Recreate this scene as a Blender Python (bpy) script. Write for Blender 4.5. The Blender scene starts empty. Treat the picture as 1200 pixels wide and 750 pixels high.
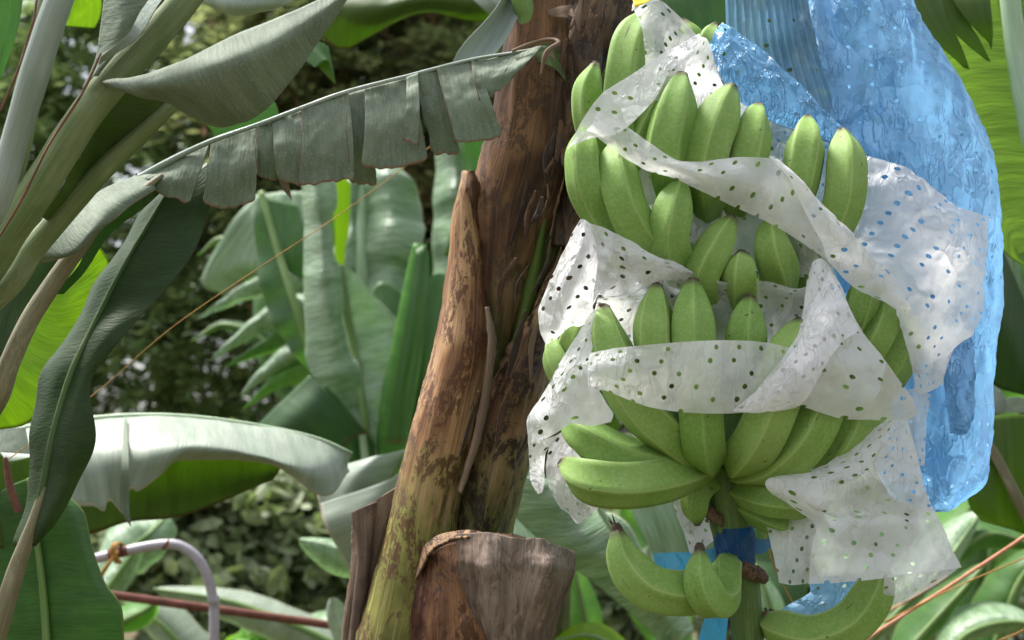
import bpy, math, random
import numpy as np
from mathutils import noise, Vector
random.seed(7); rng = np.random.default_rng(7)
SC = bpy.context.scene; COL = SC.collection
K = 0.0006; CZ = 1.5            # metres per photo pixel per metre of distance (50 mm lens, 1200 px wide); eye height
PITCH = math.radians(6); CP, SP = math.cos(PITCH), math.sin(PITCH)      # the camera looks up a little
def P(px, py, d):
    h = (py-375)*K*d
    return ((px-600)*K*d, d*CP+h*SP, CZ+(d*SP if py < 860 else -.04)-h*CP)
def PB(p): return P(p[0], p[1], 1.85 + (p[2] if len(p) > 2 else 0)/100)

# ------------------------------------------------------------------ curves and meshes
def cr(pts, n, sharp=0.0):
    """n points evenly spaced along a Catmull-Rom curve through pts (sharp=1: straight segments)"""
    p = np.array(pts, float)
    if len(p) == 1: return np.repeat(p, n, 0)
    q = np.vstack([2*p[0]-p[1], p, 2*p[-1]-p[-2]])
    out = []
    m = 12
    for i in range(1, len(q)-2):
        a, b, c, d = q[i-1], q[i], q[i+1], q[i+2]
        for t in np.arange(m)/m:
            s = 0.5*((2*b)+(c-a)*t+(2*a-5*b+4*c-d)*t*t+(3*b-a-3*c+d)*t**3)
            out.append(s*(1-sharp)+(b+(c-b)*t)*sharp)
    out.append(p[-1]); out = np.array(out)
    L = np.r_[0, np.cumsum(np.linalg.norm(np.diff(out, axis=0), axis=1))]
    if L[-1] < 1e-9: return np.repeat(p[:1], n, 0)
    s = np.linspace(0, L[-1], n)
    return np.stack([np.interp(s, L, out[:, k]) for k in range(out.shape[1])], 1)

def grid_normals(G):
    du = np.gradient(G, axis=0); dv = np.gradient(G, axis=1)
    n = np.cross(du, dv); l = np.linalg.norm(n, axis=2, keepdims=True); l[l < 1e-12] = 1
    return n/l

def fbm(G, scale, seed=0, octv=4, stretch=(1, 1, 1), ridged=False):
    o = np.zeros(G.shape[:2])
    for i in range(G.shape[0]):
        for j in range(G.shape[1]):
            x, y, z = G[i, j]
            v = Vector((x*scale*stretch[0]+seed*7.3, y*scale*stretch[1]+seed*3.1, z*scale*stretch[2]-seed*5.7))
            if ridged:
                s = 0; a = 1; f = 1
                for _ in range(octv):
                    s += a*(1-2*abs(noise.noise(v*f))); a *= .5; f *= 2.1
                o[i, j] = s/1.6
            else:
                o[i, j] = noise.fractal(v, 1.0, 2.0, octv)
    return o

class MB:
    def __init__(s): s.v = []; s.f = []; s.uv = []; s.n = 0
    def grid(s, G, U=None, V=None, closed=False):
        a, b = G.shape[:2]
        base = s.n; s.v.append(G.reshape(-1, 3)); s.n += a*b
        if U is None:
            U = np.r_[0, np.cumsum(np.linalg.norm(np.diff(G, axis=0), axis=2).mean(1))][:, None]*np.ones((1, b))
        if V is None:
            V = np.r_[0, np.cumsum(np.linalg.norm(np.diff(G, axis=1), axis=2).mean(0))][None, :]*np.ones((a, 1))
        bb = b if closed else b-1
        i, j = np.meshgrid(np.arange(a-1), np.arange(bb), indexing='ij')
        i = i.ravel(); j = j.ravel(); j2 = (j+1) % b
        F = np.stack([i*b+j, (i+1)*b+j, (i+1)*b+j2, i*b+j2], 1)+base
        s.f.append(F)
        vj2 = V[i, j2].copy()
        if closed: vj2[j == b-1] = V[i[j == b-1], -1]+(V[0, 1]-V[0, 0])
        vi2 = V[i+1, j2].copy()
        if closed: vi2[j == b-1] = V[i[j == b-1], -1]+(V[0, 1]-V[0, 0])
        uv = np.stack([np.stack([U[i, j], V[i, j]], 1), np.stack([U[i+1, j], V[i+1, j]], 1),
                       np.stack([U[i+1, j2], vi2], 1), np.stack([U[i, j2], vj2], 1)], 1)
        s.uv.append(uv.reshape(-1, 2))
        return s
    def quads(s, Q):
        n = len(Q); s.v.append(Q.reshape(-1, 3)); s.f.append(np.arange(n*4).reshape(-1, 4)+s.n); s.n += n*4
        s.uv.append(np.tile(np.array([[0, 0], [1, 0], [1, 1], [0, 1]], float), (n, 1))); return s
    def tube(s, pts, rad, seg=10, n=None, lump=0, squash=1.0, seed=0, caps=True, flute=0, nfl=7):
        pts = np.array(pts, float); n = n or max(6, len(pts)*6)
        rr = np.array(rad if hasattr(rad, '__len__') else [rad]*len(pts), float)
        c4 = cr(np.c_[pts, rr*1.0], n); c = c4[:, :3]; r = np.maximum(c4[:, 3], 1e-5)
        T = np.gradient(c, axis=0); T /= np.linalg.norm(T, axis=1, keepdims=True)+1e-12
        ref = np.array([0, 1., 0]) if abs(T[0][1]) < .8 else np.array([1., 0, 0])
        G = np.zeros((n, seg, 3)); th = np.arange(seg)/seg*2*math.pi
        for i in range(n):
            a = ref-T[i]*ref.dot(T[i]); a /= np.linalg.norm(a); ref = a; b = np.cross(T[i], a)
            k = r[i]*(1+flute*np.cos(nfl*th))
            if lump:
                k = k*np.array([1+lump*noise.noise(Vector((c[i][0]*30+math.cos(t)+seed, c[i][1]*30+math.sin(t), c[i][2]*30))) for t in th])
            G[i] = c[i]+np.outer(np.cos(th)*k*squash, a)+np.outer(np.sin(th)*k, b)
        if caps:
            G = np.concatenate([np.repeat(c[:1][None], seg, 1), G, np.repeat(c[-1:][None], seg, 1)], 0)
        return s.grid(G, closed=True)
    def build(s, name, mat, parent=None, smooth=True, solid=0, loc=None):
        V = np.concatenate(s.v); F = np.concatenate(s.f); UV = np.concatenate(s.uv)
        if loc is None and parent is not None: off = np.array(parent.get('_w', (0, 0, 0)))
        else: off = np.array(loc if loc is not None else (0, 0, 0))
        V = V-off
        me = bpy.data.meshes.new(name)
        me.vertices.add(len(V)); me.vertices.foreach_set('co', V.ravel().astype(np.float32))
        me.loops.add(F.size); me.loops.foreach_set('vertex_index', F.ravel().astype(np.int32))
        me.polygons.add(len(F)); me.polygons.foreach_set('loop_start', (np.arange(len(F))*4).astype(np.int32))
        me.update(calc_edges=True)
        l = me.uv_layers.new(name='UVMap'); l.data.foreach_set('uv', UV.ravel().astype(np.float32))
        if smooth: me.polygons.foreach_set('use_smooth', np.ones(len(F), bool))
        me.validate(); me.materials.append(mat)
        o = bpy.data.objects.new(name, me); COL.objects.link(o)
        if loc is not None: o.location = loc; o['_w'] = tuple(loc)
        if parent is not None:
            o.parent = parent; o['_w'] = tuple(off)
        if solid:
            m = o.modifiers.new('solid', 'SOLIDIFY'); m.thickness = solid; m.offset = 0
        return o

def tag(o, label=None, cat=None, group=None, kind=None):
    if label: o['label'] = label
    if cat: o['category'] = cat
    if group: o['group'] = group
    if kind: o['kind'] = kind
    return o
def thing(name, label, cat, loc, group=None):
    o = bpy.data.objects.new(name, None); COL.objects.link(o); o.location = loc; o['_w'] = tuple(loc)
    o.empty_display_size = .05
    return tag(o, label, cat, group)

def patch(mb, rows, nu=30, nv=30, sharp=0., wr=0., wscale=18, wst=(1, 1, 1), seed=0, bulge=0, bunch=False, vnorm=False, ridged=True, micro=0, ripple=0, rfreq=40, smooth=0, pleat=None):
    """rows of control points -> surface. First grid axis runs ALONG each row (u), second across the rows (v)."""
    R = [np.array([(PB(p) if bunch else P(*p)) for p in r]) for r in rows]
    R = [cr(r, nu, sharp) for r in R]
    R = np.stack(R, 1)                       # nu x rows x 3
    G = np.stack([cr(R[i], nv, sharp) if len(R[i]) > 2 else R[i][0]+(R[i][1]-R[i][0])*np.linspace(0, 1, nv)[:, None] for i in range(nu)], 0)
    # make rows share the same parameter: cr() is arc-length per line, fine for these shapes
    for _ in range(smooth):
        H = G.copy(); H[1:-1] = (G[:-2]+2*G[1:-1]+G[2:])/4; G = H.copy(); H[:, 1:-1] = (G[:, :-2]+2*G[:, 1:-1]+G[:, 2:])/4; G = H
    N = grid_normals(G)
    s = np.linspace(0, 1, nu)[:, None]; t = np.linspace(0, 1, nv)[None, :]
    D = np.zeros((nu, nv))
    if bulge: D += bulge*np.sin(np.pi*t)*np.ones_like(s)
    if wr: D += wr*fbm(G, wscale, seed, 4, wst, ridged)
    if micro: D += micro*fbm(G, 90, seed+3, 2, wst, True)
    L = np.linalg.norm(np.diff(G, axis=0), axis=2).mean(1); U = np.r_[0, np.cumsum(L)][:, None]*np.ones((1, nv))
    if ripple:
        ph = U*rfreq+0.8*np.array([noise.noise(Vector((x*9, seed, 0))) for x in U[:, 0]])[:, None]*3
        D += ripple*np.sin(ph)*(0.25+0.75*t)
    if pleat: D += pleat(s, t, U)
    if D.any():
        if np.abs(N[:, :, 1]).mean() > .2: N = N*np.where(N[nu//2, nv//2, 1] > 0, -1, 1)
        G = G+N*D[:, :, None]
    if vnorm == 'swap':
        V = np.r_[0, np.cumsum(np.linalg.norm(np.diff(G, axis=1), axis=2).mean(0))][None, :]*np.ones((nu, 1)); mb.grid(G, V, U)
    elif vnorm: V = t*np.ones_like(s); mb.grid(G, U, V)
    else: mb.grid(G, U)
    return G

# ------------------------------------------------------------------ materials
class NT:
    def __init__(s, name):
        m = bpy.data.materials.new(name); m.use_nodes = True; s.m = m; s.t = m.node_tree; s.t.nodes.clear()
        s.out = s.t.nodes.new('ShaderNodeOutputMaterial')
    def n(s, typ, ins=None, **kw):
        x = s.t.nodes.new(typ)
        for k, v in kw.items(): setattr(x, k, v)
        for k, v in (ins or {}).items(): s.put(x.inputs[k], v)
        return x
    def put(s, sock, v):
        if isinstance(v, bpy.types.NodeSocket): s.t.links.new(v, sock)
        elif isinstance(v, bpy.types.Node): s.t.links.new(v.outputs[0], sock)
        else:
            if sock.type == 'RGBA' and len(v) == 3: v = (*v, 1)
            sock.default_value = v
    def math(s, op, a, b=0, c=None, clamp=False):
        x = s.n('ShaderNodeMath', operation=op, use_clamp=clamp); s.put(x.inputs[0], a); s.put(x.inputs[1], b)
        if c is not None: s.put(x.inputs[2], c)
        return x.outputs[0]
    def mix(s, f, a, b, mode='MIX'):
        x = s.n('ShaderNodeMix', data_type='RGBA', blend_type=mode)
        s.put(x.inputs[0], f); s.put(x.inputs[6], a); s.put(x.inputs[7], b); return x.outputs[2]
    def ramp(s, f, lo, hi):
        x = s.n('ShaderNodeMapRange', clamp=True); s.put(x.inputs[0], f); x.inputs[1].default_value = lo; x.inputs[2].default_value = hi
        return x.outputs[0]
    def uv(s):
        u = s.n('ShaderNodeUVMap', uv_map='UVMap'); sp = s.n('ShaderNodeSeparateXYZ', {0: u.outputs[0]}); return sp.outputs[0], sp.outputs[1]
    def vec(s, x, y, z=0.0):
        c = s.n('ShaderNodeCombineXYZ'); s.put(c.inputs[0], x); s.put(c.inputs[1], y); s.put(c.inputs[2], z); return c.outputs[0]
    def noise(s, vec, scale, detail=3, rough=.5, dist=0):
        x = s.n('ShaderNodeTexNoise'); s.put(x.inputs['Vector'], vec); s.put(x.inputs['Scale'], scale)
        x.inputs['Detail'].default_value = detail; x.inputs['Roughness'].default_value = rough; x.inputs['Distortion'].default_value = dist
        return x.outputs[0]
    def obj(s): return s.n('ShaderNodeTexCoord').outputs['Object']
    def rnd(s): return s.n('ShaderNodeObjectInfo').outputs['Random']
    def bump(s, h, dist, strength=1):
        x = s.n('ShaderNodeBump'); s.put(x.inputs['Height'], h); x.inputs['Distance'].default_value = dist; x.inputs['Strength'].default_value = strength
        return x.outputs[0]
    def pbr(s, col, rough=.5, spec=.5, bump=None, **kw):
        x = s.n('ShaderNodeBsdfPrincipled', {'Base Color': col, 'Roughness': rough, 'Specular IOR Level': spec})
        for k, v in kw.items(): s.put(x.inputs[k.replace('_', ' ')], v)
        if bump is not None: s.put(x.inputs['Normal'], bump)
        return x.outputs[0]
    def mixs(s, f, a, b):
        x = s.n('ShaderNodeMixShader'); s.put(x.inputs[0], f); s.put(x.inputs[1], a); s.put(x.inputs[2], b); return x.outputs[0]
    def done(s, sh): s.put(s.out.inputs[0], sh); return s.m

def leaf_mat(name, c1, c2, tr, tf=.3, rough=.5, edge=(.16, .09, .05), spots=0.15, spec=.4, dust=0, vf=260, bumpd=.0006):
    t = NT(name); u, v = t.uv()
    fine = t.noise(t.vec(t.math('MULTIPLY', u, vf), t.math('MULTIPLY', v, 4)), 1, 2)
    broad = t.noise(t.vec(t.math('MULTIPLY', u, vf*.16), t.math('MULTIPLY', v, 1.2)), 1, 3)
    wob = t.math('ADD', t.math('MULTIPLY', fine, .4), t.math('MULTIPLY', broad, .6))
    w = t.ramp(wob, .36, .64)
    col = t.mix(w, c1, c2)
    o = t.obj(); bl = t.noise(o, 9, 4)
    col = t.mix(t.math('MULTIPLY', t.ramp(bl, .5, .75), .5), col, tuple(x*.6 for x in c1))
    if dust: col = t.mix(t.math('MULTIPLY', t.ramp(t.noise(o, 420, 2), .56, .68), dust), col, (.42, .42, .36))
    sp = t.ramp(t.noise(t.vec(t.math('MULTIPLY', u, 45), t.math('MULTIPLY', v, 7)), 1, 3), .70, .76)
    col = t.mix(t.math('MULTIPLY', sp, spots*3, clamp=True), col, edge)
    ed = t.ramp(t.math('ADD', v, t.math('MULTIPLY', t.noise(o, 40, 2), .03)), .985, 1.0)
    col = t.mix(ed, col, edge)
    b = t.bump(wob, bumpd*3)
    trc = t.mix(w, tr, tuple(x*.75 for x in tr)); trc = t.mix(ed, trc, edge)
    s = t.pbr(col, t.math('ADD', rough-.05, t.math('MULTIPLY', bl, .15)), spec, b)
    T = t.n('ShaderNodeBsdfTranslucent', {'Color': trc, 'Normal': b}).outputs[0]
    return t.done(t.mixs(tf, s, T))

def bark_mat(name, base, dark, light, green=None, g0=.3, g1=.5, speck=.5, rough=.75):
    t = NT(name); u, v = t.uv(); o = t.obj()
    def N(a, b_, d=4, r_=.6, w=0): return t.noise(t.vec(t.math('MULTIPLY', u, a), t.math('MULTIPLY', v, b_)), 1, d, r_, w)
    fib = N(7, 420, 3, .6, 0); st = N(2.6, 80, 5, .66, .1); bl = N(11, 22, 7, .72, .9); big = N(5, 11, 3, .5, .3); fl = N(60, 130, 4, .75, .2)
    col = t.mix(t.ramp(st, .38, .60), dark, base)
    col = t.mix(t.math('MULTIPLY', t.ramp(big, .42, .58), .75), col, light)
    col = t.mix(t.math('MULTIPLY', t.ramp(big, .47, .38), .55), col, dark)
    if green:
        gm = t.ramp(t.math('ADD', u, t.math('MULTIPLY', t.math('SUBTRACT', bl, .5), .5)), g0, g1)
        gc = t.mix(t.ramp(t.noise(o, 14, 3), .38, .62), green, tuple(x*.5 for x in green))
        gc = t.mix(t.ramp(st, .5, .66), gc, tuple(x*1.45 for x in green))
        col = t.mix(gm, col, gc)
    col = t.mix(t.math('MULTIPLY', t.ramp(fib, .48, .36), .4), col, tuple(x*.9 for x in dark))
    col = t.mix(t.math('MULTIPLY', t.ramp(fib, .56, .68), .35), col, light)
    bm = t.math('MULTIPLY', t.ramp(bl, .48, .51), t.ramp(fl, .45, .49))
    col = t.mix(t.math('MULTIPLY', bm, speck, clamp=True), col, tuple(x*.75 for x in dark))
    h = t.math('ADD', t.math('ADD', t.math('MULTIPLY', st, .6), t.math('MULTIPLY', fib, .2)), t.math('MULTIPLY', bl, .4))
    return t.done(t.pbr(col, t.math('SUBTRACT', rough, t.math('MULTIPLY', bm, .2)), .3, t.bump(h, .0035)))

def banana_mat(name, c1, c2):
    t = NT(name); u, v = t.uv(); o = t.obj(); r = t.rnd()
    n = t.noise(o, 18, 3); f = t.noise(o, 260, 2)
    col = t.mix(t.ramp(n, .35, .65), c1, c2)
    ridge = t.math('ABSOLUTE', t.math('SINE', t.math('MULTIPLY', v, math.pi*5)))
    col = t.mix(t.math('MULTIPLY', t.ramp(ridge, .22, .0), .45), col, (.44, .52, .20))
    col = t.mix(t.math('MULTIPLY', r, .45), col, (.13, .27, .05))
    col = t.mix(t.math('MULTIPLY', t.ramp(f, .45, .62), .25), col, (.33, .43, .20))
    st = t.ramp(t.noise(t.vec(t.math('MULTIPLY', u, 18), t.math('MULTIPLY', v, 26), t.math('MULTIPLY', r, 50)), 1, 4, .65), .66, .71)
    col = t.mix(t.math('MULTIPLY', st, .7), col, (.09, .055, .025))
    sp = t.ramp(t.noise(o, 120, 1), .75, .79)
    col = t.mix(t.math('MULTIPLY', sp, .8), col, (.10, .07, .03))
    tipm = t.ramp(u, .012, .0)
    col = t.mix(tipm, col, (.10, .075, .05))
    return t.done(t.pbr(col, t.math('ADD', .50, t.math('MULTIPLY', n, .25)), .28, t.bump(t.math('ADD', n, t.math('MULTIPLY', f, .12)), .0012),
                        Subsurface_Weight=.08, Subsurface_Radius=(.006, .01, .003)))

def film_mat(name, col, tcol, clear, cell=(.028, .0135), hole=.0027, wr=34, rough=.28, stain=None, shear=.55, keep=.35, trans=.5, bumpd=.5, fac2=.8, ln=.45, cover=0):
    """thin crinkled plastic film with real punched holes"""
    t = NT(name); u, v = t.uv(); o = t.obj()
    uu = t.math('ADD', u, t.math('MULTIPLY', v, shear))
    fu = t.math('MULTIPLY', t.math('SUBTRACT', t.math('FRACT', t.math('DIVIDE', uu, cell[0])), .5), cell[0])
    fv = t.math('MULTIPLY', t.math('SUBTRACT', t.math('FRACT', t.math('DIVIDE', v, cell[1])), .5), cell[1])
    fu = t.math('SUBTRACT', fu, t.math('MULTIPLY', fv, shear))
    d = t.math('SQRT', t.math('ADD', t.math('MULTIPLY', fu, fu), t.math('MULTIPLY', fv, fv)))
    cellid = t.vec(t.math('FLOOR', t.math('DIVIDE', uu, cell[0])), t.math('FLOOR', t.math('DIVIDE', v, cell[1])), 0)
    wn = t.n('ShaderNodeTexWhiteNoise', noise_dimensions='3D'); t.put(wn.inputs['Vector'], cellid)
    hr = t.math('MULTIPLY', t.math('GREATER_THAN', wn.outputs[0], keep), t.math('ADD', hole*.8, t.math('MULTIPLY', wn.outputs[0], hole*.3)))
    holem = t.math('LESS_THAN', d, hr)
    # crumpled film: flat facets tilted at random, meeting in sharp creases
    nz = t.n('ShaderNodeTexNoise'); t.put(nz.inputs['Vector'], o); nz.inputs['Scale'].default_value = wr*.35; nz.inputs['Detail'].default_value = 2
    pd = t.n('ShaderNodeVectorMath', {0: nz.outputs['Color'], 1: (.05, .05, .05)}, operation='MULTIPLY').outputs[0]
    pp = t.n('ShaderNodeVectorMath', {0: o, 1: pd}, operation='ADD').outputs[0]
    def facets(sc, sd):
        q = t.n('ShaderNodeVectorMath', {0: pp, 1: (sd, sd*2, 0)}, operation='ADD').outputs[0]
        vo = t.n('ShaderNodeTexVoronoi', feature='F1'); t.put(vo.inputs['Vector'], q); vo.inputs['Scale'].default_value = sc
        dlt = t.n('ShaderNodeVectorMath', {0: q, 1: vo.outputs['Position']}, operation='SUBTRACT').outputs[0]
        dr = t.n('ShaderNodeVectorMath', {0: vo.outputs['Color'], 1: (.5, .5, .5)}, operation='SUBTRACT').outputs[0]
        return t.n('ShaderNodeVectorMath', {0: dlt, 1: dr}, operation='DOT_PRODUCT').outputs['Value']
    amt = t.ramp(t.noise(o, 7, 2), .40-cover, .62-cover)
    h = t.math('ADD', facets(wr*.55, 1.3), t.math('MULTIPLY', facets(wr*1.7, 4.1), t.math('MULTIPLY', amt, fac2)))
    soft = t.noise(o, wr*.6, 2); rid = t.noise(o, wr*2.2, 2)
    n5 = t.noise(t.n('ShaderNodeMapping', {0: o, 3: (1, 1, .45)}).outputs[0], wr*1.5, 3, .55, .25)
    lines = t.math('POWER', t.math('SUBTRACT', 1, t.math('MULTIPLY', t.math('ABSOLUTE', t.math('SUBTRACT', n5, .5)), 2), clamp=True), 14)
    h = t.math('ADD', t.math('MULTIPLY', h, bumpd*190), t.math('MULTIPLY', soft, .9))
    h = t.math('ADD', h, t.math('MULTIPLY', t.math('MULTIPLY', lines, amt), bumpd*ln))
    b = t.bump(h, .006)
    cc = col
    blot = t.noise(o, 12, 3)
    cc = t.mix(t.math('MULTIPLY', t.ramp(blot, .45, .7), .35), cc, tuple(x*.86 for x in col))
    if stain: 
        cc = t.mix(t.math('MULTIPLY', t.ramp(t.noise(o, 22, 5, .65), .60, .74), .55), cc, stain)
    p = t.pbr(cc, rough, .5, b)
    T = t.n('ShaderNodeBsdfTranslucent', {'Color': tcol, 'Normal': b}).outputs[0]
    s = t.mixs(trans, p, T)
    tr = t.n('ShaderNodeBsdfTransparent', {'Color': tuple(min(1, .55+x*.5) for x in tcol)}).outputs[0]
    cl = t.math('MULTIPLY', t.ramp(t.math('ADD', blot, t.math('MULTIPLY', rid, .12)), .8, .3), clear*1.5, clamp=True)
    s = t.mixs(cl, s, tr)
    hol = t.n('ShaderNodeBsdfTransparent').outputs[0]
    return t.done(t.mixs(holem, s, hol))

def simple(name, col, rough=.6, var=.3, scale=30, spec=.4, metal=0, bumpd=.001, col2=None):
    t = NT(name); o = t.obj(); n = t.noise(o, scale, 4, .6)
    c = t.mix(t.ramp(n, .35, .65), col, col2 or tuple(x*(1-var) for x in col))
    return t.done(t.pbr(c, rough, spec, t.bump(n, bumpd), Metallic=metal))

def foliage_mat(name, c1, c2, tr, tf=.35, rough=.5, c3=None):
    t = NT(name); g = t.n('ShaderNodeNewGeometry').outputs['Random Per Island']
    o = t.obj(); n = t.noise(o, 1.6, 3)
    col = t.mix(g, c1, c2)
    if c3: col = t.mix(t.math('MULTIPLY', t.ramp(n, .52, .62), t.ramp(g, .25, .6)), col, c3)
    s = t.pbr(col, rough, .4); T = t.n('ShaderNodeBsdfTranslucent', {'Color': tr}).outputs[0]
    return t.done(t.mixs(tf, s, T))
# ------------------------------------------------------------------ palette
M = {}
M['banana'] = banana_mat('banana_skin', (.165, .285, .050), (.225, .345, .085))
M['tip'] = simple('banana_blossom_end', (.10, .07, .05), .85, .6, 300, bumpd=.002)
M['stalk'] = bark_mat('fruit_stalk', (.10, .17, .045), (.06, .11, .03), (.15, .22, .07), speck=.35, rough=.6)
M['scar'] = simple('scar', (.20, .12, .075), .9, .75, 160, bumpd=.006)
WT = (.93, .92, .94)
M['film'] = film_mat('white_film', WT, (.90, .89, .91), .19, stain=(.52, .43, .36))
M['film_clear'] = film_mat('white_film_single', WT, (.82, .82, .80), .46, stain=(.50, .42, .36))
M['film_mid'] = film_mat('white_film_mid', WT, (.88, .87, .89), .37, stain=(.50, .40, .33))
M['film_stained'] = film_mat('white_film_stained', WT, (.88, .86, .86), .24, stain=(.55, .36, .24))
M['blue'] = film_mat('blue_film', (.30, .57, .85), (.22, .52, .88), .03, cell=(.034, .030), hole=.0026, wr=30, rough=.38, trans=.42, shear=.3, keep=.3, bumpd=1.15, ln=.45, cover=.10)
M['blue_pleat'] = film_mat('blue_film_thin', (.30, .50, .66), (.24, .45, .64), .30, cell=(.036, .034), hole=.0026, wr=22, rough=.3, trans=.4, shear=.3, keep=.4)
M['blue_lobe'] = film_mat('blue_film_lobe', (.26, .56, .90), (.20, .52, .92), .03, cell=(.03, .028), hole=.0026, wr=46, rough=.25, trans=.45, shear=.3, keep=.5, bumpd=1.2, ln=.6, cover=.1)
M['ribbon'] = film_mat('blue_tape', (.035, .15, .40), (.03, .18, .48), .36, hole=0, wr=30, rough=.2)
M['ribbon_light'] = film_mat('blue_tape_light', (.08, .38, .66), (.06, .42, .70), .25, hole=0, wr=18, rough=.2)
M['yellow'] = simple('yellow_tape', (.85, .62, .02), .4, .1)
G1, G2 = (.200, .245, .175), (.125, .162, .110)
M['grey'] = leaf_mat('leaf_grey_green', G1, G2, (.14, .24, .06), .15, .62, dust=.3, spots=.12, edge=(.27, .17, .12), spec=.22, bumpd=.001)
M['grey_pale'] = leaf_mat('leaf_silver', (.30, .35, .30), (.21, .26, .22), (.15, .25, .08), .15, .6, edge=(.25, .2, .12), spec=.25)
M['dark'] = leaf_mat('leaf_dark_underside', (.048, .090, .028), (.030, .060, .020), (.10, .25, .02), .36, .5, edge=(.08, .07, .03))
M['olive'] = leaf_mat('leaf_olive_underside', (.10, .155, .03), (.07, .12, .022), (.22, .36, .03), .48, .5, edge=(.14, .12, .03))
M['green'] = leaf_mat('leaf_mid_green', (.085, .19, .045), (.05, .125, .035), (.14, .38, .03), .35, .45, edge=(.2, .25, .08))
M['bright'] = leaf_mat('leaf_backlit', (.20, .34, .03), (.16, .30, .02), (.58, .82, .04), .66, .5, edge=(.25, .35, .03), spots=.0)
M['bright2'] = leaf_mat('leaf_backlit_fine', (.22, .34, .09), (.17, .28, .06), (.58, .78, .20), .58, .5, edge=(.25, .35, .03), spots=.0, vf=420, bumpd=.0016)
M['mint'] = leaf_mat('leaf_mint', (.36, .48, .32), (.12, .24, .09), (.25, .5, .15), .22, .32, edge=(.45, .5, .35), spots=0, spec=.8, bumpd=.004)
M['pale'] = leaf_mat('leaf_pale', (.34, .38, .31), (.21, .27, .20), (.3, .5, .2), .15, .5, edge=(.45, .42, .33), spots=.03, spec=.5)
M['fresh'] = leaf_mat('leaf_fresh', (.14, .30, .07), (.09, .22, .05), (.22, .55, .05), .4, .4, edge=(.3, .4, .1), spots=0)
M['petiole_silver'] = bark_mat('petiole_silver', (.27, .32, .27), (.20, .25, .20), (.34, .38, .34), speck=.1, rough=.55)
M['petiole_olive'] = bark_mat('petiole_olive', (.17, .215, .085), (.11, .155, .05), (.26, .30, .17), speck=.25, rough=.6)
M['petiole_tan'] = bark_mat('petiole_tan', (.24, .21, .12), (.15, .13, .07), (.32, .30, .20), speck=.4, rough=.6)
M['rib_green'] = bark_mat('midrib_green', (.17, .27, .08), (.12, .20, .06), (.24, .34, .13), speck=.0, rough=.5)
M['rib_pale'] = bark_mat('midrib_pale', (.34, .46, .28), (.26, .38, .22), (.42, .52, .36), speck=.0, rough=.5)
M['olive_dark'] = leaf_mat('leaf_olive_dark', (.075, .12, .025), (.05, .09, .018), (.10, .18, .02), .3, .55, edge=(.2, .08, .04))  # darker, less translucent olive for the green underside of the folded leaf
M['rib_dark'] = bark_mat('midrib_dark', (.06, .11, .035), (.04, .08, .025), (.09, .15, .05), speck=0)
M['deep'] = leaf_mat('leaf_deep_green', (.06, .13, .04), (.035, .085, .03), (.10, .28, .03), .3, .42, spots=0)
M['red_edge'] = simple('red_margin', (.22, .09, .06), .7, .4, 60)
M['bark_tan'] = bark_mat('sheath_tan', (.44, .24, .11), (.12, .045, .022), (.58, .37, .20), green=(.19, .19, .045), g0=.36, g1=.50, speck=.85)
M['bark_brown'] = bark_mat('sheath_brown', (.15, .070, .030), (.03, .013, .007), (.29, .155, .075), green=(.085, .10, .022), g0=.40, g1=.56, speck=.6)
M['bark_mottled'] = bark_mat('sheath_mottled', (.23, .12, .055), (.035, .016, .010), (.41, .26, .14), green=(.10, .11, .025), g0=.36, g1=.52, speck=.95)
M['bark_dark'] = bark_mat('fibrous_dark', (.075, .040, .024), (.016, .009, .007), (.19, .12, .075), speck=.7)
M['bark_green'] = bark_mat('stem_green', (.19, .20, .05), (.10, .11, .03), (.25, .25, .08), speck=.9)
M['slit_green'] = bark_mat('stem_fresh', (.10, .15, .025), (.07, .11, .02), (.14, .19, .04), speck=.2)
M['bark_red'] = bark_mat('sheath_red', (.17, .065, .03), (.035, .012, .01), (.32, .17, .08), speck=.7)
M['dry_grey'] = bark_mat('sheath_dry_grey', (.20, .14, .105), (.09, .06, .045), (.32, .25, .20), speck=.6, rough=.85)
M['dry_strip'] = bark_mat('sheath_dry_strip', (.25, .18, .125), (.12, .075, .05), (.36, .28, .21), speck=.2, rough=.85)
M['steel'] = simple('painted_steel', (.40, .37, .42), .42, .25, 40, col2=(.33, .29, .33), spec=.6)
M['rust'] = simple('rusty_steel', (.20, .07, .05), .7, .5, 30)
M['string'] = simple('string', (.42, .22, .05), .8, .2)
M['cord'] = simple('salmon_cord', (.65, .30, .18), .7, .25, 200)
M['bark'] = simple('tree_bark', (.09, .065, .045), .9, .5, 8, bumpd=.02)
M['conifer'] = foliage_mat('foliage_feathery', (.08, .13, .06), (.17, .23, .11), (.45, .60, .22), .5, c3=(.22, .22, .07))
M['darkfol'] = foliage_mat('foliage_dark', (.055, .085, .04), (.13, .17, .07), (.34, .40, .15), .5, c3=(.46, .22, .16))
M['shrub'] = foliage_mat('foliage_shrub', (.14, .18, .08), (.36, .40, .24), (.3, .42, .12), .3)
M['herb'] = foliage_mat('foliage_herb', (.14, .30, .05), (.20, .42, .07), (.3, .6, .05), .4)

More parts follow.
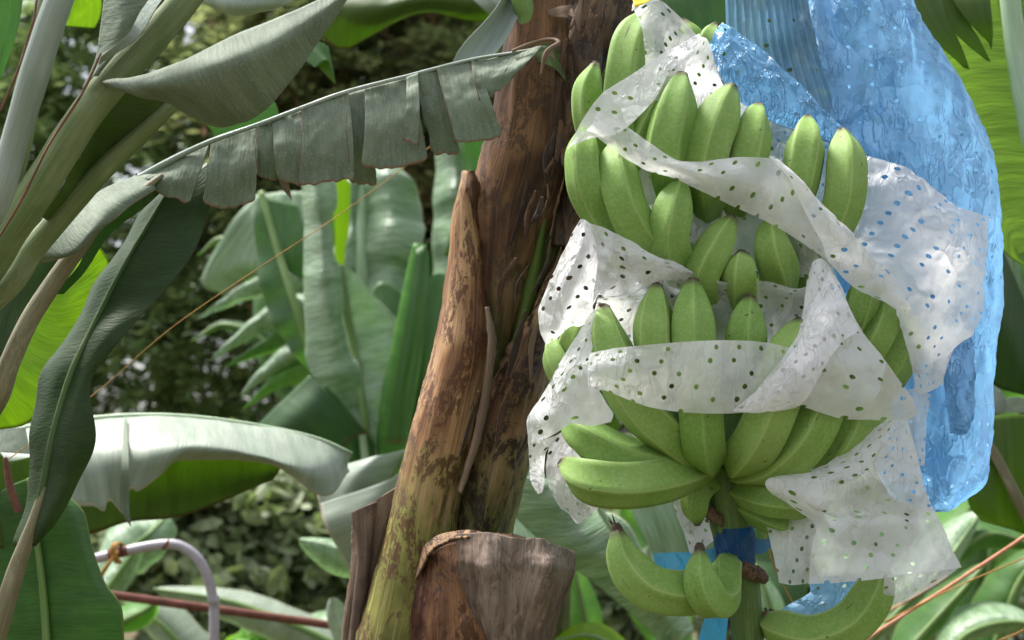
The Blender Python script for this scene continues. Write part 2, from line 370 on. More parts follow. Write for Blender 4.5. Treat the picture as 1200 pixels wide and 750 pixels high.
# ------------------------------------------------------------------ bananas
def banana(mb, pts, w, seed, tipw=.29, basew=.5, blunt=.20):
    c = np.array([PB(p) for p in pts]); n = 40; seg = 30
    c = cr(c, n); dist = c[:, 1].mean(); r0 = w/2*K*dist
    t = np.linspace(0, 1, n)
    L = np.linalg.norm(np.diff(c, axis=0), axis=1).sum(); tl = min(.34, max(.16, 2.5*r0/L)); bl = .22
    pr = np.ones(n)
    a = np.clip(t/tl, 0, 1); pr *= tipw+(1-tipw)*np.sin(a*math.pi/2)**1.08
    b = np.clip((1-t)/bl, 0, 1); pr *= basew+(1-basew)*(b*b*(3-2*b))
    T = np.gradient(c, axis=0); T /= np.linalg.norm(T, axis=1, keepdims=True)
    th = np.arange(seg)/seg*2*math.pi; rs = random.Random(seed); ph = rs.uniform(0, 6.28)
    ref = np.array([0, 1., 0.])
    if abs(T[0][1]) > .85: ref = np.array([1., 0, 0])
    pent = 1/np.cos(((th+ph) % (2*math.pi/5))-math.pi/5)
    pent = (pent/pent.mean())
    G = np.zeros((n, seg, 3))
    for i in range(n):
        A = ref-T[i]*ref.dot(T[i]); A /= np.linalg.norm(A); ref = A; B = np.cross(T[i], A)
        k = r0*pr[i]*(1+(pent-1)*1.35)
        k = k*np.array([1+.035*noise.noise(Vector((c[i][0]*14+math.cos(x)*.6+seed, c[i][2]*14, math.sin(x)*.6))) for x in th])
        G[i] = c[i]+np.outer(np.cos(th)*k, A)+np.outer(np.sin(th)*k, B)
    G = np.concatenate([np.repeat(c[:1][None], seg, 1), G, np.repeat(c[-1:][None], seg, 1)], 0)
    U = np.r_[0, np.linspace(0, L, n), L][:, None]*np.ones((1, seg)); V = ((th+ph)/(2*math.pi))[None]*np.ones((n+2, 1))
    mb.grid(G, U, V, closed=True)
    return c[0], -T[0], r0*tipw

BAN = [  # (tip ... base: px, py, cm behind 1.85 m), width px
 ([(757,17,-3),(741,50,-5),(732,100,-6),(735,160,-4),(770,230,2)], 50, 'r'),
 ([(698,75,0),(690,108,-1),(694,150,0),(720,210,4)], 34, 'r'),
 ([(801,24,6),(812,50,6),(820,90,8)], 26, 'r'), ([(838,29,6),(828,60,5),(825,100,8)], 30, 'r'),
 ([(792,88,-4),(770,125,-6),(752,170,-5),(765,220,0)], 40, 'r'),
 ([(799,88,-9),(792,125,-11),(782,185,-11),(800,250,-4)], 50, 'r'),
 ([(857,102,-8),(843,135,-10),(826,190,-11),(830,250,-4)], 50, 'r'),
 ([(889,125,-7),(882,150,-9),(872,200,-9),(862,250,-3)], 46, 'r'),
 ([(946,139,-6),(943,175,-9),(932,225,-9),(905,275,-3)], 44, 'r'),
 ([(987,154,-6),(991,195,-9),(985,245,-9),(955,290,-6),(915,310,0)], 46, 'r'),
 ([(687,147,-9),(684,190,-12),(692,232,-12),(725,272,-8),(790,300,0)], 40, 'r'),
 ([(719,171,-9),(722,205,-12),(735,250,-13),(765,290,-10),(820,315,0)], 46, 'r'),
 ([(799,211,-11),(789,245,-13),(785,290,-12),(815,335,-4)], 46, 'r'),
 ([(858,255,-11),(841,285,-12),(822,330,-11),(840,380,-3)], 40, 'r'),
 ([(870,296,-12),(867,320,-12.5),(868,360,-8)], 40, 'r'),
 ([(902,258,-9),(904,290,-11),(912,330,-7),(890,380,2)], 44, 'r'),
 ([(958,276,-5),(958,300,-6),(945,340,-5)], 30, 'r'),
 ([(770,335,-13),(767,365,-14.5),(769,410,-14),(800,470,-6)], 46, 'r'),
 ([(812,329,-14),(811,370,-15.5),(813,420,-15.5),(820,480,-15.5),(823,515,-14),(828,533,-9),(832,532,1)], 47, 'b'),
 ([(707,360,-12),(712,400,-14),(727,440,-14.5),(752,480,-14.5),(782,507,-13),(808,525,-8),(828,528,1)], 50, 'b'),
 ([(879,349,-13),(875,375,-14),(872,410,-13),(865,480,-8)], 44, 'r'),
 ([(938,377,-13),(926,410,-15),(912,460,-16),(892,508,-15),(872,533,-10),(866,533,0)], 52, 'b'),
 ([(975,415,-10),(966,460,-13),(946,510,-14),(914,541,-11),(884,548,-5),(872,542,3)], 52, 'b'),
 ([(1008,440,-8),(1003,485,-10),(984,525,-10),(948,550,-5),(905,555,2),(890,550,6)], 46, 'b'),
 ([(1035,465,-6),(1024,500,-7),(1000,540,-5),(950,560,0)], 34, 'r'),
 ([(649,396,-6),(651,418,-8),(668,448,-8),(720,500,-2)], 32, 'r'),
 ([(672,366,-5),(676,388,-8),(672,418,-7),(700,470,-2)], 34, 'r'),
 ([(660,492,-9),(690,516,-12),(735,537,-12.5),(780,545,-10),(815,540,-3),(835,538,3)], 44, 'b'),
 ([(660,543,-10),(690,561,-13.5),(735,566,-14),(782,558,-11),(815,545,-4),(835,542,3)], 50, 'b'),
 ([(1000,318,-6),(1012,335,-8),(1005,370,-8),(980,420,0)], 36, 'r'),
 ([(1028,338,-5),(1036,365,-7),(1020,405,-7),(985,450,0)], 40, 'r'),
 ([(1056,355,-3),(1060,390,-5),(1042,435,-5),(1000,480,1)], 42, 'r'),
 ([(817,613,-1),(815,596,-2),(820,575,-2),(846,556,1)], 32, 'r'),
 ([(962,592,-7),(925,590,-9),(895,586,-8),(860,572,1)], 32, 'r'),
 ([(950,618,-4),(920,612,-5),(890,600,-3),(868,588,1)], 34, 'r'),
 ([(723,622,-12),(731,655,-13),(755,684,-13),(790,694,-12),(830,690,-9),(850,672,-4)], 48, 'd'),
 ([(820,645,-13),(821,680,-14.5),(834,704,-13),(848,698,-10),(850,672,-7),(856,656,-3)], 40, 'u'),
 ([(1030,655,-4),(1026,690,-6),(1000,728,-6),(955,746,-5),(912,736,-2),(893,724,1)], 46, 'd'),
]
bunch = thing('banana_bunch', 'bunch of green unripe bananas hanging from its thick stalk inside torn plastic bags', 'banana bunch', P(855, 560, 1.86))
st = MB(); st.tube([PB(p) for p in [(925,-60,14),(895,90,13),(862,300,8),(850,480,2),(850,560,0),(855,610,0),(862,650,0),(872,690,0),(878,760,0),(882,820,1)]],
        [30*K*1.85]*3+[24*K*1.85, 23*K*1.85, 23*K*1.85, 20*K*1.85, 19*K*1.85, 18*K*1.85, 17*K*1.85], seg=40, n=90, lump=.06, flute=.025, nfl=13)
st.build('stalk', M['stalk'], bunch)
sc_ = MB()
for (px, py, off, rx, h, tilt, sd) in ((869, 666, -.8, 27, 9, .34, 1), (836, 604, -2, 11, 8, .6, 2), (889, 571, -2, 10, 7, -.5, 3), (897, 727, 0, 12, 12, 0, 5)):
    c = np.array(PB((px, py, off))); s_ = K*1.85
    ring = []
    for a in np.linspace(0, 2*math.pi, 49)[:-1]:
        pass
    rows_ = []
    for k, (q, z) in enumerate([(.75, 1), (1.02, .8), (1.12, .2), (1.10, -.4), (.98, -.9), (.7, -1)]):
        row = []
        for a in np.linspace(0, 2*math.pi, 49)[:-1]:
            e = 1+.16*noise.noise(Vector((math.cos(a)*2.5+sd, math.sin(a)*2.5, k*.7)))
            x = math.cos(a)*rx*q*e; y = math.sin(a)*rx*q*.8*e
            zz = z*h*(1+.35*noise.noise(Vector((math.cos(a)*3, math.sin(a)*3, sd))))-x*tilt
            row.append(c+np.array([x*s_, y*s_, zz*s_]))
        rows_.append(row)
    m_ = MB(); m_.grid(np.array(rows_), closed=True); m_.build('cut_scar', M['scar'], bunch)
for i, (pts, w, kind) in enumerate(BAN):
    mb = MB(); tip, td, tr_ = banana(mb, pts, w, i*3+1, basew={'r': .6, 'b': .82}.get(kind, .42))
    b = mb.build('banana', M['banana'], bunch)
    e = MB(); q = tip-td*.004; ln = .003 if kind in 'rb' else .009
    pl = [q, tip+td*ln*.4, tip+td*ln]
    e.tube(pl, [tr_*.98, tr_*.95, tr_*.62], seg=12, n=8, lump=.35, seed=i)
    if kind == 'd':
        for k in range(5):
            dv = Vector((random.uniform(-1, 1), random.uniform(-1, 1), random.uniform(-.3, 1)))*.004
            e.tube([tip, tip+td*.008+np.array(dv), tip+td*.016+np.array(dv)*2.2], [.0016, .0014, .0004], seg=6, n=6, lump=.3, seed=k)
    e.build('blossom_end', M['tip'], b)

# ------------------------------------------------------------------ white perforated film
def film(name, label, patches, group=None, cat='plastic sheet', loc=None):
    o0 = None
    for k, (rows, mat, kw) in enumerate(patches):
        mb = MB(); a = dict(nu=90, nv=80, sharp=.35, wr=.0042, wscale=13, seed=k*5+len(name), bunch=True, micro=.0004, smooth=1); a.update(kw)
        patch(mb, rows, **a)
        if o0 is None:
            o0 = mb.build(name, M[mat], None, loc=PB(rows[0][0])); tag(o0, label, cat, group)
        else:
            mb.build('film_fold', M[mat], o0)
    return o0
WG = 'white perforated plastic sheets wrapped round the bunch'
film('perforated_sheet', 'thin clear white perforated sheet draped over the topmost tall banana', [
  ([[(744,13,-6),(757,3,-6),(775,2,-5),(795,20,-4),(816,43,-3)], [(752,38,-9.5),(770,34,-8),(790,42,-6),(805,62,-5)],
    [(755,80,-10),(772,80,-9),(790,92,-8),(798,105,-7)], [(745,118,-10),(765,118,-9.5),(780,118,-9),(792,122,-8)]], 'film_clear', dict(wr=.002)),
  ([[(741,8,-4),(752,0,-3),(775,-4,-2)], [(740,16,-5),(752,8,-4),(778,2,-3)]], 'film', {}),
 ], WG)
film('perforated_sheet', 'white perforated sheet with raised peak and diagonal band across the top bananas', [
  # facet from the peak down left
  ([[(819,41,-7),(780,61,-11),(740,88,-13),(708,108,-13.5),(684,140,-14),(667,176,-13)],
    [(822,50,-8),(800,70,-11.5),(752,108,-14),(715,135,-15),(690,156,-15),(672,172,-14)],
    [(824,46,-8),(787,80,-12),(768,116,-14.5),(738,148,-15.5),(718,160,-15.5),(690,160,-15)]], 'film', dict(sharp=.6, wr=.003)),
  # diagonal band
  ([[(700,132,-14),(736,152,-15),(777,180,-15.5),(797,189,-15.5),(828,189,-15),(866,185,-14.5),(905,187,-13.5),(927,210,-14),(950,258,-14),(966,290,-12.5)],
    [(694,146,-15.5),(730,170,-16.5),(765,190,-16.5),(800,199,-16.5),(830,206,-16.5),(862,212,-16),(895,224,-15),(922,245,-14),(945,272,-14),(966,296,-12.5)],
    [(688,152,-15),(722,176,-15.5),(757,197,-15),(792,209,-15),(828,226,-15),(858,241,-14.5),(888,254,-13.5),(915,268,-13),(940,284,-13),(966,302,-12.5)]], 'film_mid', dict(sharp=.45, wr=.0028, nu=120)),
  # ribbon sweeping right
  ([[(900,185,-13.5),(925,208,-14.5),(948,256,-15),(964,284,-15),(970,305,-14.5),(1000,335,-13),(1040,350,-12)],
    [(906,185,-13.5),(945,218,-15.5),(975,262,-16.5),(990,292,-16),(1010,312,-15),(1040,340,-13.5),(1058,366,-12)],
    [(910,187,-13),(957,235,-14),(996,274,-14.5),(1020,302,-14),(1047,332,-13),(1064,358,-12),(1070,380,-11)]], 'film', dict(sharp=.3, nu=100)),
  # veil under the band, behind the second row
  ([[(737,182,-5),(790,196,-6),(850,198,-8),(905,200,-9),(930,220,-10),(955,262,-11)],
    [(735,230,-4),(800,240,-4),(860,250,-4.5),(910,262,-6),(945,280,-8),(975,300,-10)],
    [(738,285,-4),(800,300,-4),(860,310,-4),(910,322,-5),(950,325,-7),(985,330,-8)]], 'film_clear', dict(wr=.005)),
 ], WG)
film('perforated_sheet', 'clear white perforated lining standing behind the top row of bananas against the blue bag', [
  ([[(819,42,-6),(827,45,-4),(833,58,-3)], [(792,78,-6),(818,78,-4),(842,88,-3)], [(785,110,-3),(818,112,-2),(852,108,-1)],[(800,190,-1),(850,190,0),(880,170,0)]], 'film_mid', dict(wr=.002)),
  ([[(845,108,0),(870,118,0),(905,143,0),(955,162,0),(1012,182,-1)], [(840,150,0),(880,165,1),(910,185,1),(960,200,0),(1010,215,-2)],
    [(840,240,1),(880,245,1),(920,255,1),(965,270,0),(1005,290,-3)]], 'film_clear', {}),
 ], WG)
film('perforated_sheet', 'large crumpled white perforated sheet with brown stain, over the blue bag', [
  ([[(1005,180,-4),(1030,188,-6),(1055,197,-7),(1080,215,-7),(1108,236,-6),(1153,257,-2)],
    [(1001,215,-4),(1032,220,-7),(1062,228,-9),(1090,240,-8),(1120,256,-7),(1150,275,-3)],
    [(998,250,-4),(1030,255,-7),(1065,262,-9),(1100,270,-10),(1125,285,-8),(1151,300,-4)],
    [(998,292,-6),(1030,296,-8),(1065,300,-9),(1100,305,-9),(1130,318,-7),(1150,330,-4)],
    [(1022,318,-10),(1047,335,-10),(1075,340,-9),(1105,345,-8),(1130,352,-6),(1150,362,-4)],
    [(1048,345,-10),(1064,372,-10),(1085,380,-9),(1105,385,-8),(1120,390,-7),(1135,388,-5)],
    [(1062,372,-9),(1070,415,-9),(1085,420,-8),(1098,420,-7),(1108,418,-6),(1116,412,-6)],
    [(1071,457,-8),(1078,461,-8),(1085,459,-8),(1094,455,-7),(1100,452,-6),(1103,449,-6)]], 'film_stained', dict(wr=.009, wscale=13, nu=110, nv=110, sharp=.5)),
  ([[(1081,400,-6),(1094,405,-6),(1103,418,-6)], [(1092,430,-5),(1100,432,-5),(1106,430,-5)], [(1097,452,-5),(1101,451,-5),(1105,450,-5)]], 'film_mid', {}),
 ], WG)
film('perforated_sheet', 'peaked white perforated sheet at upper left, its rim under the short second row', [
  ([[(680,257,-14),(683,257,-14),(690,261,-14)], [(664,293,-13),(682,290,-15.5),(702,295,-14)], [(648,326,-12),(668,322,-15),(695,338,-13.5)],
    [(632,364,-11),(655,355,-14),(674,362,-12.5),(694,374,-13)], [(634,388,-11),(652,384,-13),(664,376,-12),(680,382,-12)], [(640,404,-11),(648,398,-11),(656,390,-11),(668,378,-11)]], 'film', dict(sharp=.6, wr=.003)),
  ([[(683,258,-14),(705,266,-15),(728,277,-15),(746,288,-14.5),(758,305,-14)], [(692,288,-13),(712,300,-15.5),(738,303,-16),(765,305,-15.5),(790,309,-14)],
    [(697,330,-13),(716,330,-14.5),(742,322,-15),(775,314,-15),(812,320,-13)], [(693,374,-12),(702,348,-13.5),(742,342,-13.5),(775,326,-13.5),(812,330,-12)]], 'film_mid', dict(sharp=.5, wr=.0035)),
  ([[(700,346,-13.5),(742,341,-13.8),(762,326,-14.5),(785,305,-14),(812,316,-13),(832,323,-13),(856,330,-13),(880,328,-13),(905,329,-13),(930,335,-12),(947,332,-12),(962,307,-12)],
    [(698,356,-11),(742,352,-11),(764,345,-11),(787,335,-11),(812,338,-11),(832,340,-11),(856,345,-11),(880,345,-10.5),(905,350,-10),(930,350,-9),(950,350,-9),(968,330,-9)],
    [(690,395,-7),(735,395,-8),(765,395,-8),(790,395,-8),(812,395,-8),(832,395,-8),(856,395,-8),(880,395,-8),(905,395,-8),(930,395,-7),(950,395,-7),(975,380,-7)],
    [(690,440,-7),(735,440,-7),(765,440,-7),(790,440,-7),(812,440,-7),(832,440,-7),(856,440,-7),(880,440,-7),(905,440,-7),(930,440,-7),(950,440,-7),(975,440,-7)]], 'film_clear', dict(nu=110, sharp=.3)),
 ], WG)
film('perforated_sheet', 'wide white perforated band across the middle bananas with tall pointed corner', [
  ([[(691,414,-18),(725,409,-19),(765,404,-20),(815,400,-20.5),(865,399,-20),(900,402,-19),(930,410,-18)],
    [(690,440,-18.5),(718,432,-20),(762,440,-20.5),(815,440,-21),(865,440,-20.5),(900,440,-19.5),(935,440,-18.5)],
    [(691,462,-17.5),(709,456,-18.5),(757,475,-19.5),(803,483,-20),(850,484,-20),(893,481,-19),(930,474,-18)]], 'film_mid', dict(sharp=.25, wr=.0032, nu=110, seed=4)),
  ([[(953,310,-14),(961,305,-14),(968,310,-14)], [(947,330,-15),(962,326,-16),(980,330,-15)], [(943,362,-16),(968,362,-17.5),(996,362,-16)], [(936,392,-17),(975,395,-19),(1012,394,-16.5)],
    [(918,420,-19.5),(970,428,-20),(1037,426,-16)], [(893,448,-20.5),(965,462,-19.5),(1068,466,-14.5)], [(868,480,-21),(905,482,-20),(940,476,-19),(980,488,-17),(1057,493,-14),(1072,486,-13.5)]], 'film', dict(sharp=.55, wr=.0042, nu=80, nv=90)),
  ([[(972,318,-17),(1000,372,-18),(1006,388,-18.5)], [(950,360,-18),(968,385,-20),(985,402,-20)], [(938,400,-19.5),(950,420,-21),(965,432,-21)], [(900,446,-21),(920,455,-22),(942,470,-21)], [(858,482,-21),(890,484,-21.5),(922,477,-20.5)]], 'film_mid', dict(sharp=.4, wr=.002)),
 ], WG)
film('perforated_sheet', 'white perforated sheet hanging open at the lower left corner around two curved bananas', [
  ([[(695,362,-13),(699,364,-13),(702,368,-13)], [(668,408,-14),(682,405,-15.5),(694,410,-16)], [(646,448,-14),(672,440,-17),(693,440,-18)], [(621,488,-13),(652,478,-17),(690,466,-18.5),(708,468,-18.5)],
    [(620,505,-13),(650,498,-16.5),(690,486,-18.5),(718,484,-18)], [(620,520,-13),(645,512,-16),(672,497,-18),(693,499,-18.5),(715,494,-18)]], 'film', dict(sharp=.5, wr=.003)),
  ([[(620,518,-13),(634,514,-15),(652,510,-16)], [(621,545,-12),(630,536,-13.5),(640,530,-14.5)], [(622,560,-11),(630,556,-12),(638,545,-13)], [(630,578,-10),(636,576,-11),(640,566,-12)]], 'film', dict(wr=.002)),
  ([[(645,515,-4),(672,498,-4),(705,500,-3),(740,520,-2)], [(638,545,-5),(665,545,-3),(700,548,-2),(745,556,-1)], [(640,566,-6),(668,575,-4),(700,582,-3),(735,585,-2)], [(655,598,-7),(668,600,-6),(690,598,-5),(712,588,-3)], [(674,611,-7),(677,616,-7),(690,607,-6),(708,592,-4)]], 'film_mid', dict(sharp=.5)),
 ], WG)
film('perforated_sheet', 'square-cornered white perforated sheet hanging at the lower right of the bunch', [
  ([[(1040,491,-11),(1050,490,-11),(1063,491,-10)], [(1000,522,-12),(1032,516,-13),(1068,515,-10)], [(962,548,-13),(1012,540,-14),(1074,540,-10)], [(898,563,-14),(930,562,-15),(968,566,-16),(1015,565,-15),(1080,565,-10)],
    [(903,574,-14),(935,580,-16),(961,594,-17),(1012,592,-15),(1090,590,-10)], [(958,612,-15),(975,615,-17),(990,615,-16.5),(1025,615,-15),(1102,615,-10)],
    [(952,645,-15),(970,648,-16),(990,645,-16),(1030,645,-14),(1113,642,-10)], [(948,684,-14),(965,683,-15),(990,681,-15),(1038,677,-14),(1125,665,-10)]], 'film', dict(sharp=.5, wr=.0035, nu=80, nv=90)),
  ([[(896,606,-5),(925,602,-6),(962,597,-9)], [(905,640,-6),(930,640,-8),(960,640,-11)], [(914,683,-8),(930,686,-10),(952,684,-13)]], 'film_clear', dict(wr=.0025)),
  ([[(1036,674,-8),(1080,670,-7),(1126,664,-9)], [(1034,695,-8),(1065,690,-7),(1098,684,-8)], [(1033,710,-7),(1045,709,-7),(1062,703,-7)]], 'film_mid', dict(wr=.002)),
  ([[(1058,460,-6),(1072,455,-7),(1090,462,-6)], [(1062,500,-5),(1074,500,-7),(1083,500,-5)], [(1068,540,-5),(1075,545,-6),(1081,545,-5)]], 'film_mid', dict(wr=.003)),
 ], WG)
film('perforated_sheet', 'small white perforated piece hanging just left of the fruit stalk', [
  ([[(830,545,3),(842,543,4),(856,548,5)], [(797,570,1),(822,562,4),(854,560,6)], [(789,593,0),(818,600,4),(854,600,6)], [(800,622,1),(825,628,4),(854,625,6)], [(806,649,1),(818,647,3),(840,630,5)]], 'film_mid', dict(wr=.003)),
 ], WG)

# ------------------------------------------------------------------ blue bag
def pl(a, f, lo=0, hi=1, p0=0):
    def g(s, t, U):
        return a*np.sin(f*s*6.283+2.2*np.sin(t*5+p0)+p0)*np.clip(1-(t-lo)/(hi-lo), .0, 1)
    return g
film('blue_plastic_bag', 'crinkled blue perforated plastic bag hanging behind the bananas on the right', [
  ([[(845,-40,10),(880,-40,10),(920,-40,10),(965,-40,8)],[(849,0,8),(880,0,8),(920,0,8),(966,0,6)],[(852,60,9),(890,60,9),(935,60,9),(982,60,6)],[(860,120,9),(905,120,9),(950,120,9),(1000,120,6)],[(880,200,10),(920,200,10),(970,200,10),(1020,200,8)]],
   'blue_pleat', dict(nu=150, nv=60, sharp=.1, wr=.003, wst=(1.6, 1, .4), pleat=pl(.0045, 13, .3, 2))),
  ([[(948,-40,9),(990,-40,5),(1015,-40,4),(1040,-40,8),(1030,-40,22),(950,-40,32)],
    [(951,0,7),(990,0,4),(1025,0,3),(1054,0,9),(1040,0,24),(950,0,34)],
    [(962,60,6),(1000,60,4),(1050,60,2),(1092,62,9),(1070,60,26),(960,60,38)],
    [(980,120,7),(1020,120,4),(1080,120,1),(1125,121,9),(1100,120,28),(970,120,42)],
    [(960,180,8),(1030,180,3),(1095,180,0),(1151,180,9),(1120,180,30),(980,180,44)],
    [(950,240,8),(1050,240,3),(1115,240,0),(1166,240,9),(1130,240,30),(990,240,44)],
    [(960,330,8),(1060,330,3),(1115,330,0),(1168,330,9),(1130,330,30),(1000,330,42)],
    [(980,420,8),(1070,420,3),(1115,420,0),(1157,420,8),(1130,420,28),(1000,420,40)],
    [(1010,500,7),(1080,500,2),(1115,500,0),(1152,500,7),(1120,500,24),(1010,500,36)],
    [(1040,560,6),(1090,560,2),(1115,560,1),(1145,560,6),(1110,560,20),(1030,560,30)],
    [(1068,588,5),(1092,595,3),(1100,596,3),(1112,590,5),(1095,585,14),(1050,585,22)]], 'blue', dict(nu=170, nv=170, sharp=.2, wr=.014, wscale=8, wst=(2.0, 1, .5), micro=.0016, pleat=pl(.0035, 12, .02, .35))),
  # front lobe
  ([[(846,28,-1),(872,45,-2),(905,72,-2),(940,105,-2),(975,140,-2),(1012,182,-2)],
    [(838,38,-2),(866,66,-4),(900,95,-4.5),(940,125,-4.5),(975,155,-3),(1008,184,-2)],
    [(832,54,-2),(845,92,-4),(866,120,-5),(902,142,-5),(955,160,-4),(1004,184,-3)]], 'blue_lobe', dict(wr=.005, wscale=22, nu=90, sharp=.2)),
  # gathered knot of film low on the right
  ([[(1112,395,-2),(1124,395,-3),(1136,395,-2)], [(1108,430,-3),(1122,430,-5),(1138,430,-2)], [(1110,470,-3),(1125,470,-5),(1138,470,-2)], [(1118,505,-2),(1127,508,-3),(1132,500,-2)]], 'blue', dict(wr=.007, wscale=30, wst=(2.4, 1, .5))),
  ([[(948,678,8),(975,675,7),(1010,672,6)], [(950,697,8),(972,700,6),(1000,697,6)], [(912,718,7),(942,722,6),(978,722,5)], [(902,745,7),(930,757,6),(955,762,6)]], 'blue', dict(wr=.004)),
 ], None, 'plastic bag')

# blue tape tied round the stalk
t_ = MB(); t_.tube([PB(p) for p in [(859,616,0),(860,635,0),(862,660,0)]], [24*K*1.85, 24.5*K*1.85, 24*K*1.85], seg=40, n=20, lump=.08, caps=False)
tie = t_.build('tie_tape', M['ribbon'], None, loc=PB((860,640,0))); tag(tie, 'dark blue plastic tape tied round the lower fruit stalk with loose ends', 'tape')
for rows, m in (([[(845,640,-1),(815,646,2),(766,648,4)], [(840,668,-1),(810,668,2),(768,667,4)]], 'ribbon_light'),
                ([[(745,690,3),(770,694,3)], [(747,711,3),(772,711,3)]], 'ribbon_light'),
                ([[(832,705,3),(855,700,3)], [(822,735,4),(852,735,4)], [(812,775,4),(848,775,4)]], 'ribbon_light'),
                ([[(878,630,1),(895,632,2),(908,626,3)], [(880,650,1),(893,648,2),(904,640,3)]], 'ribbon')):
    mb = MB(); patch(mb, rows, 30, 12, bunch=True, wr=.0015, wscale=30); mb.build('loose_end', M[m], tie)
mb = MB(); patch(mb, [[(742,-40,-10),(756,-40,-10)], [(741,-5,-11),(766,-6,-11)], [(744,9,-12),(757,3,-12)]], 12, 12, bunch=True)
y_ = mb.build('yellow_ribbon', M['yellow'], None, solid=.0008, loc=PB((748,0,-1))); tag(y_, 'short yellow ribbon hanging above the topmost banana', 'ribbon')
# ------------------------------------------------------------------ the main banana plant: stem wrapped in dry sheaths
TR = 2.05
plant = thing('banana_plant', 'mature banana plant with a stem wrapped in peeling brown dry sheaths', 'banana plant', P(470, 1594, TR))
def shell(name, left, right, mat, d=TR, bulge=.05, wr=.004, seed=0, n=90, m=40, dback=0, thick=.003, tear=0, wscale=14):
    """a curved sheath between two silhouette curves; bulges towards the viewer; u runs down the stem"""
    L = cr([P(p[0], p[1], d+dback+(p[2] if len(p) > 2 else 0)) for p in left], n); R = cr([P(p[0], p[1], d+dback+(p[2] if len(p) > 2 else 0)) for p in right], n)
    s = np.linspace(0, 1, m)
    G = L[:, None]+(R-L)[:, None]*(.5-.5*np.cos(s*math.pi))[None, :, None]
    Wd = np.linalg.norm(R-L, axis=1); G[:, :, 1] -= bulge*np.clip(Wd/np.median(Wd), .05, 1.1)[:, None]*np.sin(s*math.pi)[None]
    for q_, sg in ((0, 1), (-1, -1)):
        jit = np.array([noise.fractal(Vector((z_*60, seed*3.3+q_, 0)), 1, 2, 4) for z_ in L[:, 2]])*.0035
        fall = np.exp(-np.arange(m)/3.) if q_ == 0 else np.exp(-(m-1-np.arange(m))/3.)
        G[:, :, 0] += jit[:, None]*fall[None]
    N = grid_normals(G); N = N*np.where(N[n//2, m//2, 1] > 0, -1, 1)
    D = .5*wr*fbm(G, wscale, seed, 4, (2.2, 1, .25), True)*np.sin(s*math.pi)[None]**.3
    G = G+N*D[:, :, None]
    mb = MB(); mb.grid(G); return mb.build(name, M[mat], plant, solid=thick)
# solid core so the stem reads as a full round trunk from any side
mb = MB(); mb.tube([P(x, y, TR+.04) for x, y in [(700,-60),(690,60),(655,220),(625,330),(590,430),(555,540),(530,640),(505,760),(480,1000),(470,1594)]],
   [r*K*TR for r in (42,44,52,55,62,66,68,70,72,80)], seg=40, n=120, lump=.04); mb.build('trunk', M['bark_green'], plant)
shell('sheath', [(604,-20),(596,40),(590,70),(575,150),(556,215),(549,245),(556,300),(560,380),(548,470),(530,560),(512,640),(500,700),(480,800)],
      [(665,-20),(668,60),(668,150),(660,220),(632,290),(618,330),(606,390),(585,460),(563,520),(552,580),(545,640),(540,700),(530,800)], 'bark_brown', bulge=.055, dback=-.02, seed=1, wr=.013, wscale=22)
shell('sheath', [(612,-20),(612,40),(640,90),(652,150),(662,200),(668,250),(658,300),(640,350)],
      [(752,-20),(735,40),(705,75),(690,110),(682,150),(676,200),(686,250),(690,290),(660,350)], 'bark_dark', bulge=.05, dback=.0, seed=2, wr=.026, wscale=24)
shell('stem_strip', [(640,240),(627,290),(613,340),(600,400),(585,450),(572,520)], [(642,240),(636,290),(630,335),(616,380),(598,430),(574,520)], 'slit_green', bulge=.02, dback=-.045, seed=3, wr=.001)
shell('sheath', [(690,200),(680,270),(650,315),(622,365),(600,405),(576,450),(560,500),(548,560),(532,620),(522,680),(515,800)],
      [(712,200),(700,270),(678,320),(648,370),(640,410),(634,450),(622,500),(607,560),(592,620),(575,680),(555,800)], 'bark_mottled', bulge=.07, dback=-.02, seed=4, wr=.020, wscale=18)
shell('sheath', [(660,60),(664,120),(668,180),(662,240),(650,290)], [(700,60),(695,120),(690,180),(700,240),(690,300)], 'bark_dark', bulge=.03, dback=-.03, seed=11, wr=.02, wscale=24)
shell('sheath', [(544,203,.02),(541,225),(531,265),(526,320),(518,375),(508,420),(490,480),(470,560),(450,640),(430,710),(405,800)],
      [(549,207,.02),(551,235),(560,275),(568,320),(572,380),(571,420),(562,470),(548,540),(540,590),(538,640),(534,700),(520,800)], 'bark_tan', bulge=.075, dback=-.045, seed=5, wr=.010)
shell('torn_flap', [(550,202),(552,225),(556,245),(562,270),(567,300)], [(553,200),(562,222),(558,250),(568,275),(572,310)], 'bark_brown', bulge=.01, dback=-.06, seed=6, wr=.002)
shell('sheath_edge', [(570,360),(573,400),(566,460),(556,510),(546,548),(538,575)], [(572,360),(580,402),(573,460),(563,512),(550,550),(540,578)], 'dry_strip', bulge=.008, dback=-.115, seed=7, wr=.002)
shell('dry_strip', [(414,603),(414,640),(412,668),(410,690),(404,730),(400,780)], [(478,562),(458,610),(446,650),(436,690),(424,730),(410,780)], 'dry_strip', bulge=.015, dback=-.03, seed=8, wr=.007, wscale=22)
shell('dry_strip', [(413,600),(420,650),(416,700),(406,780)], [(440,588),(436,640),(428,700),(415,780)], 'dry_grey', bulge=.01, dback=-.055, seed=9, wr=.004)
shell('folded_sheath', [(492,660),(486,690),(478,730),(470,790)], [(545,622),(568,650),(580,700),(590,790)], 'bark_red', bulge=.05, dback=-.09, seed=10, wr=.005)
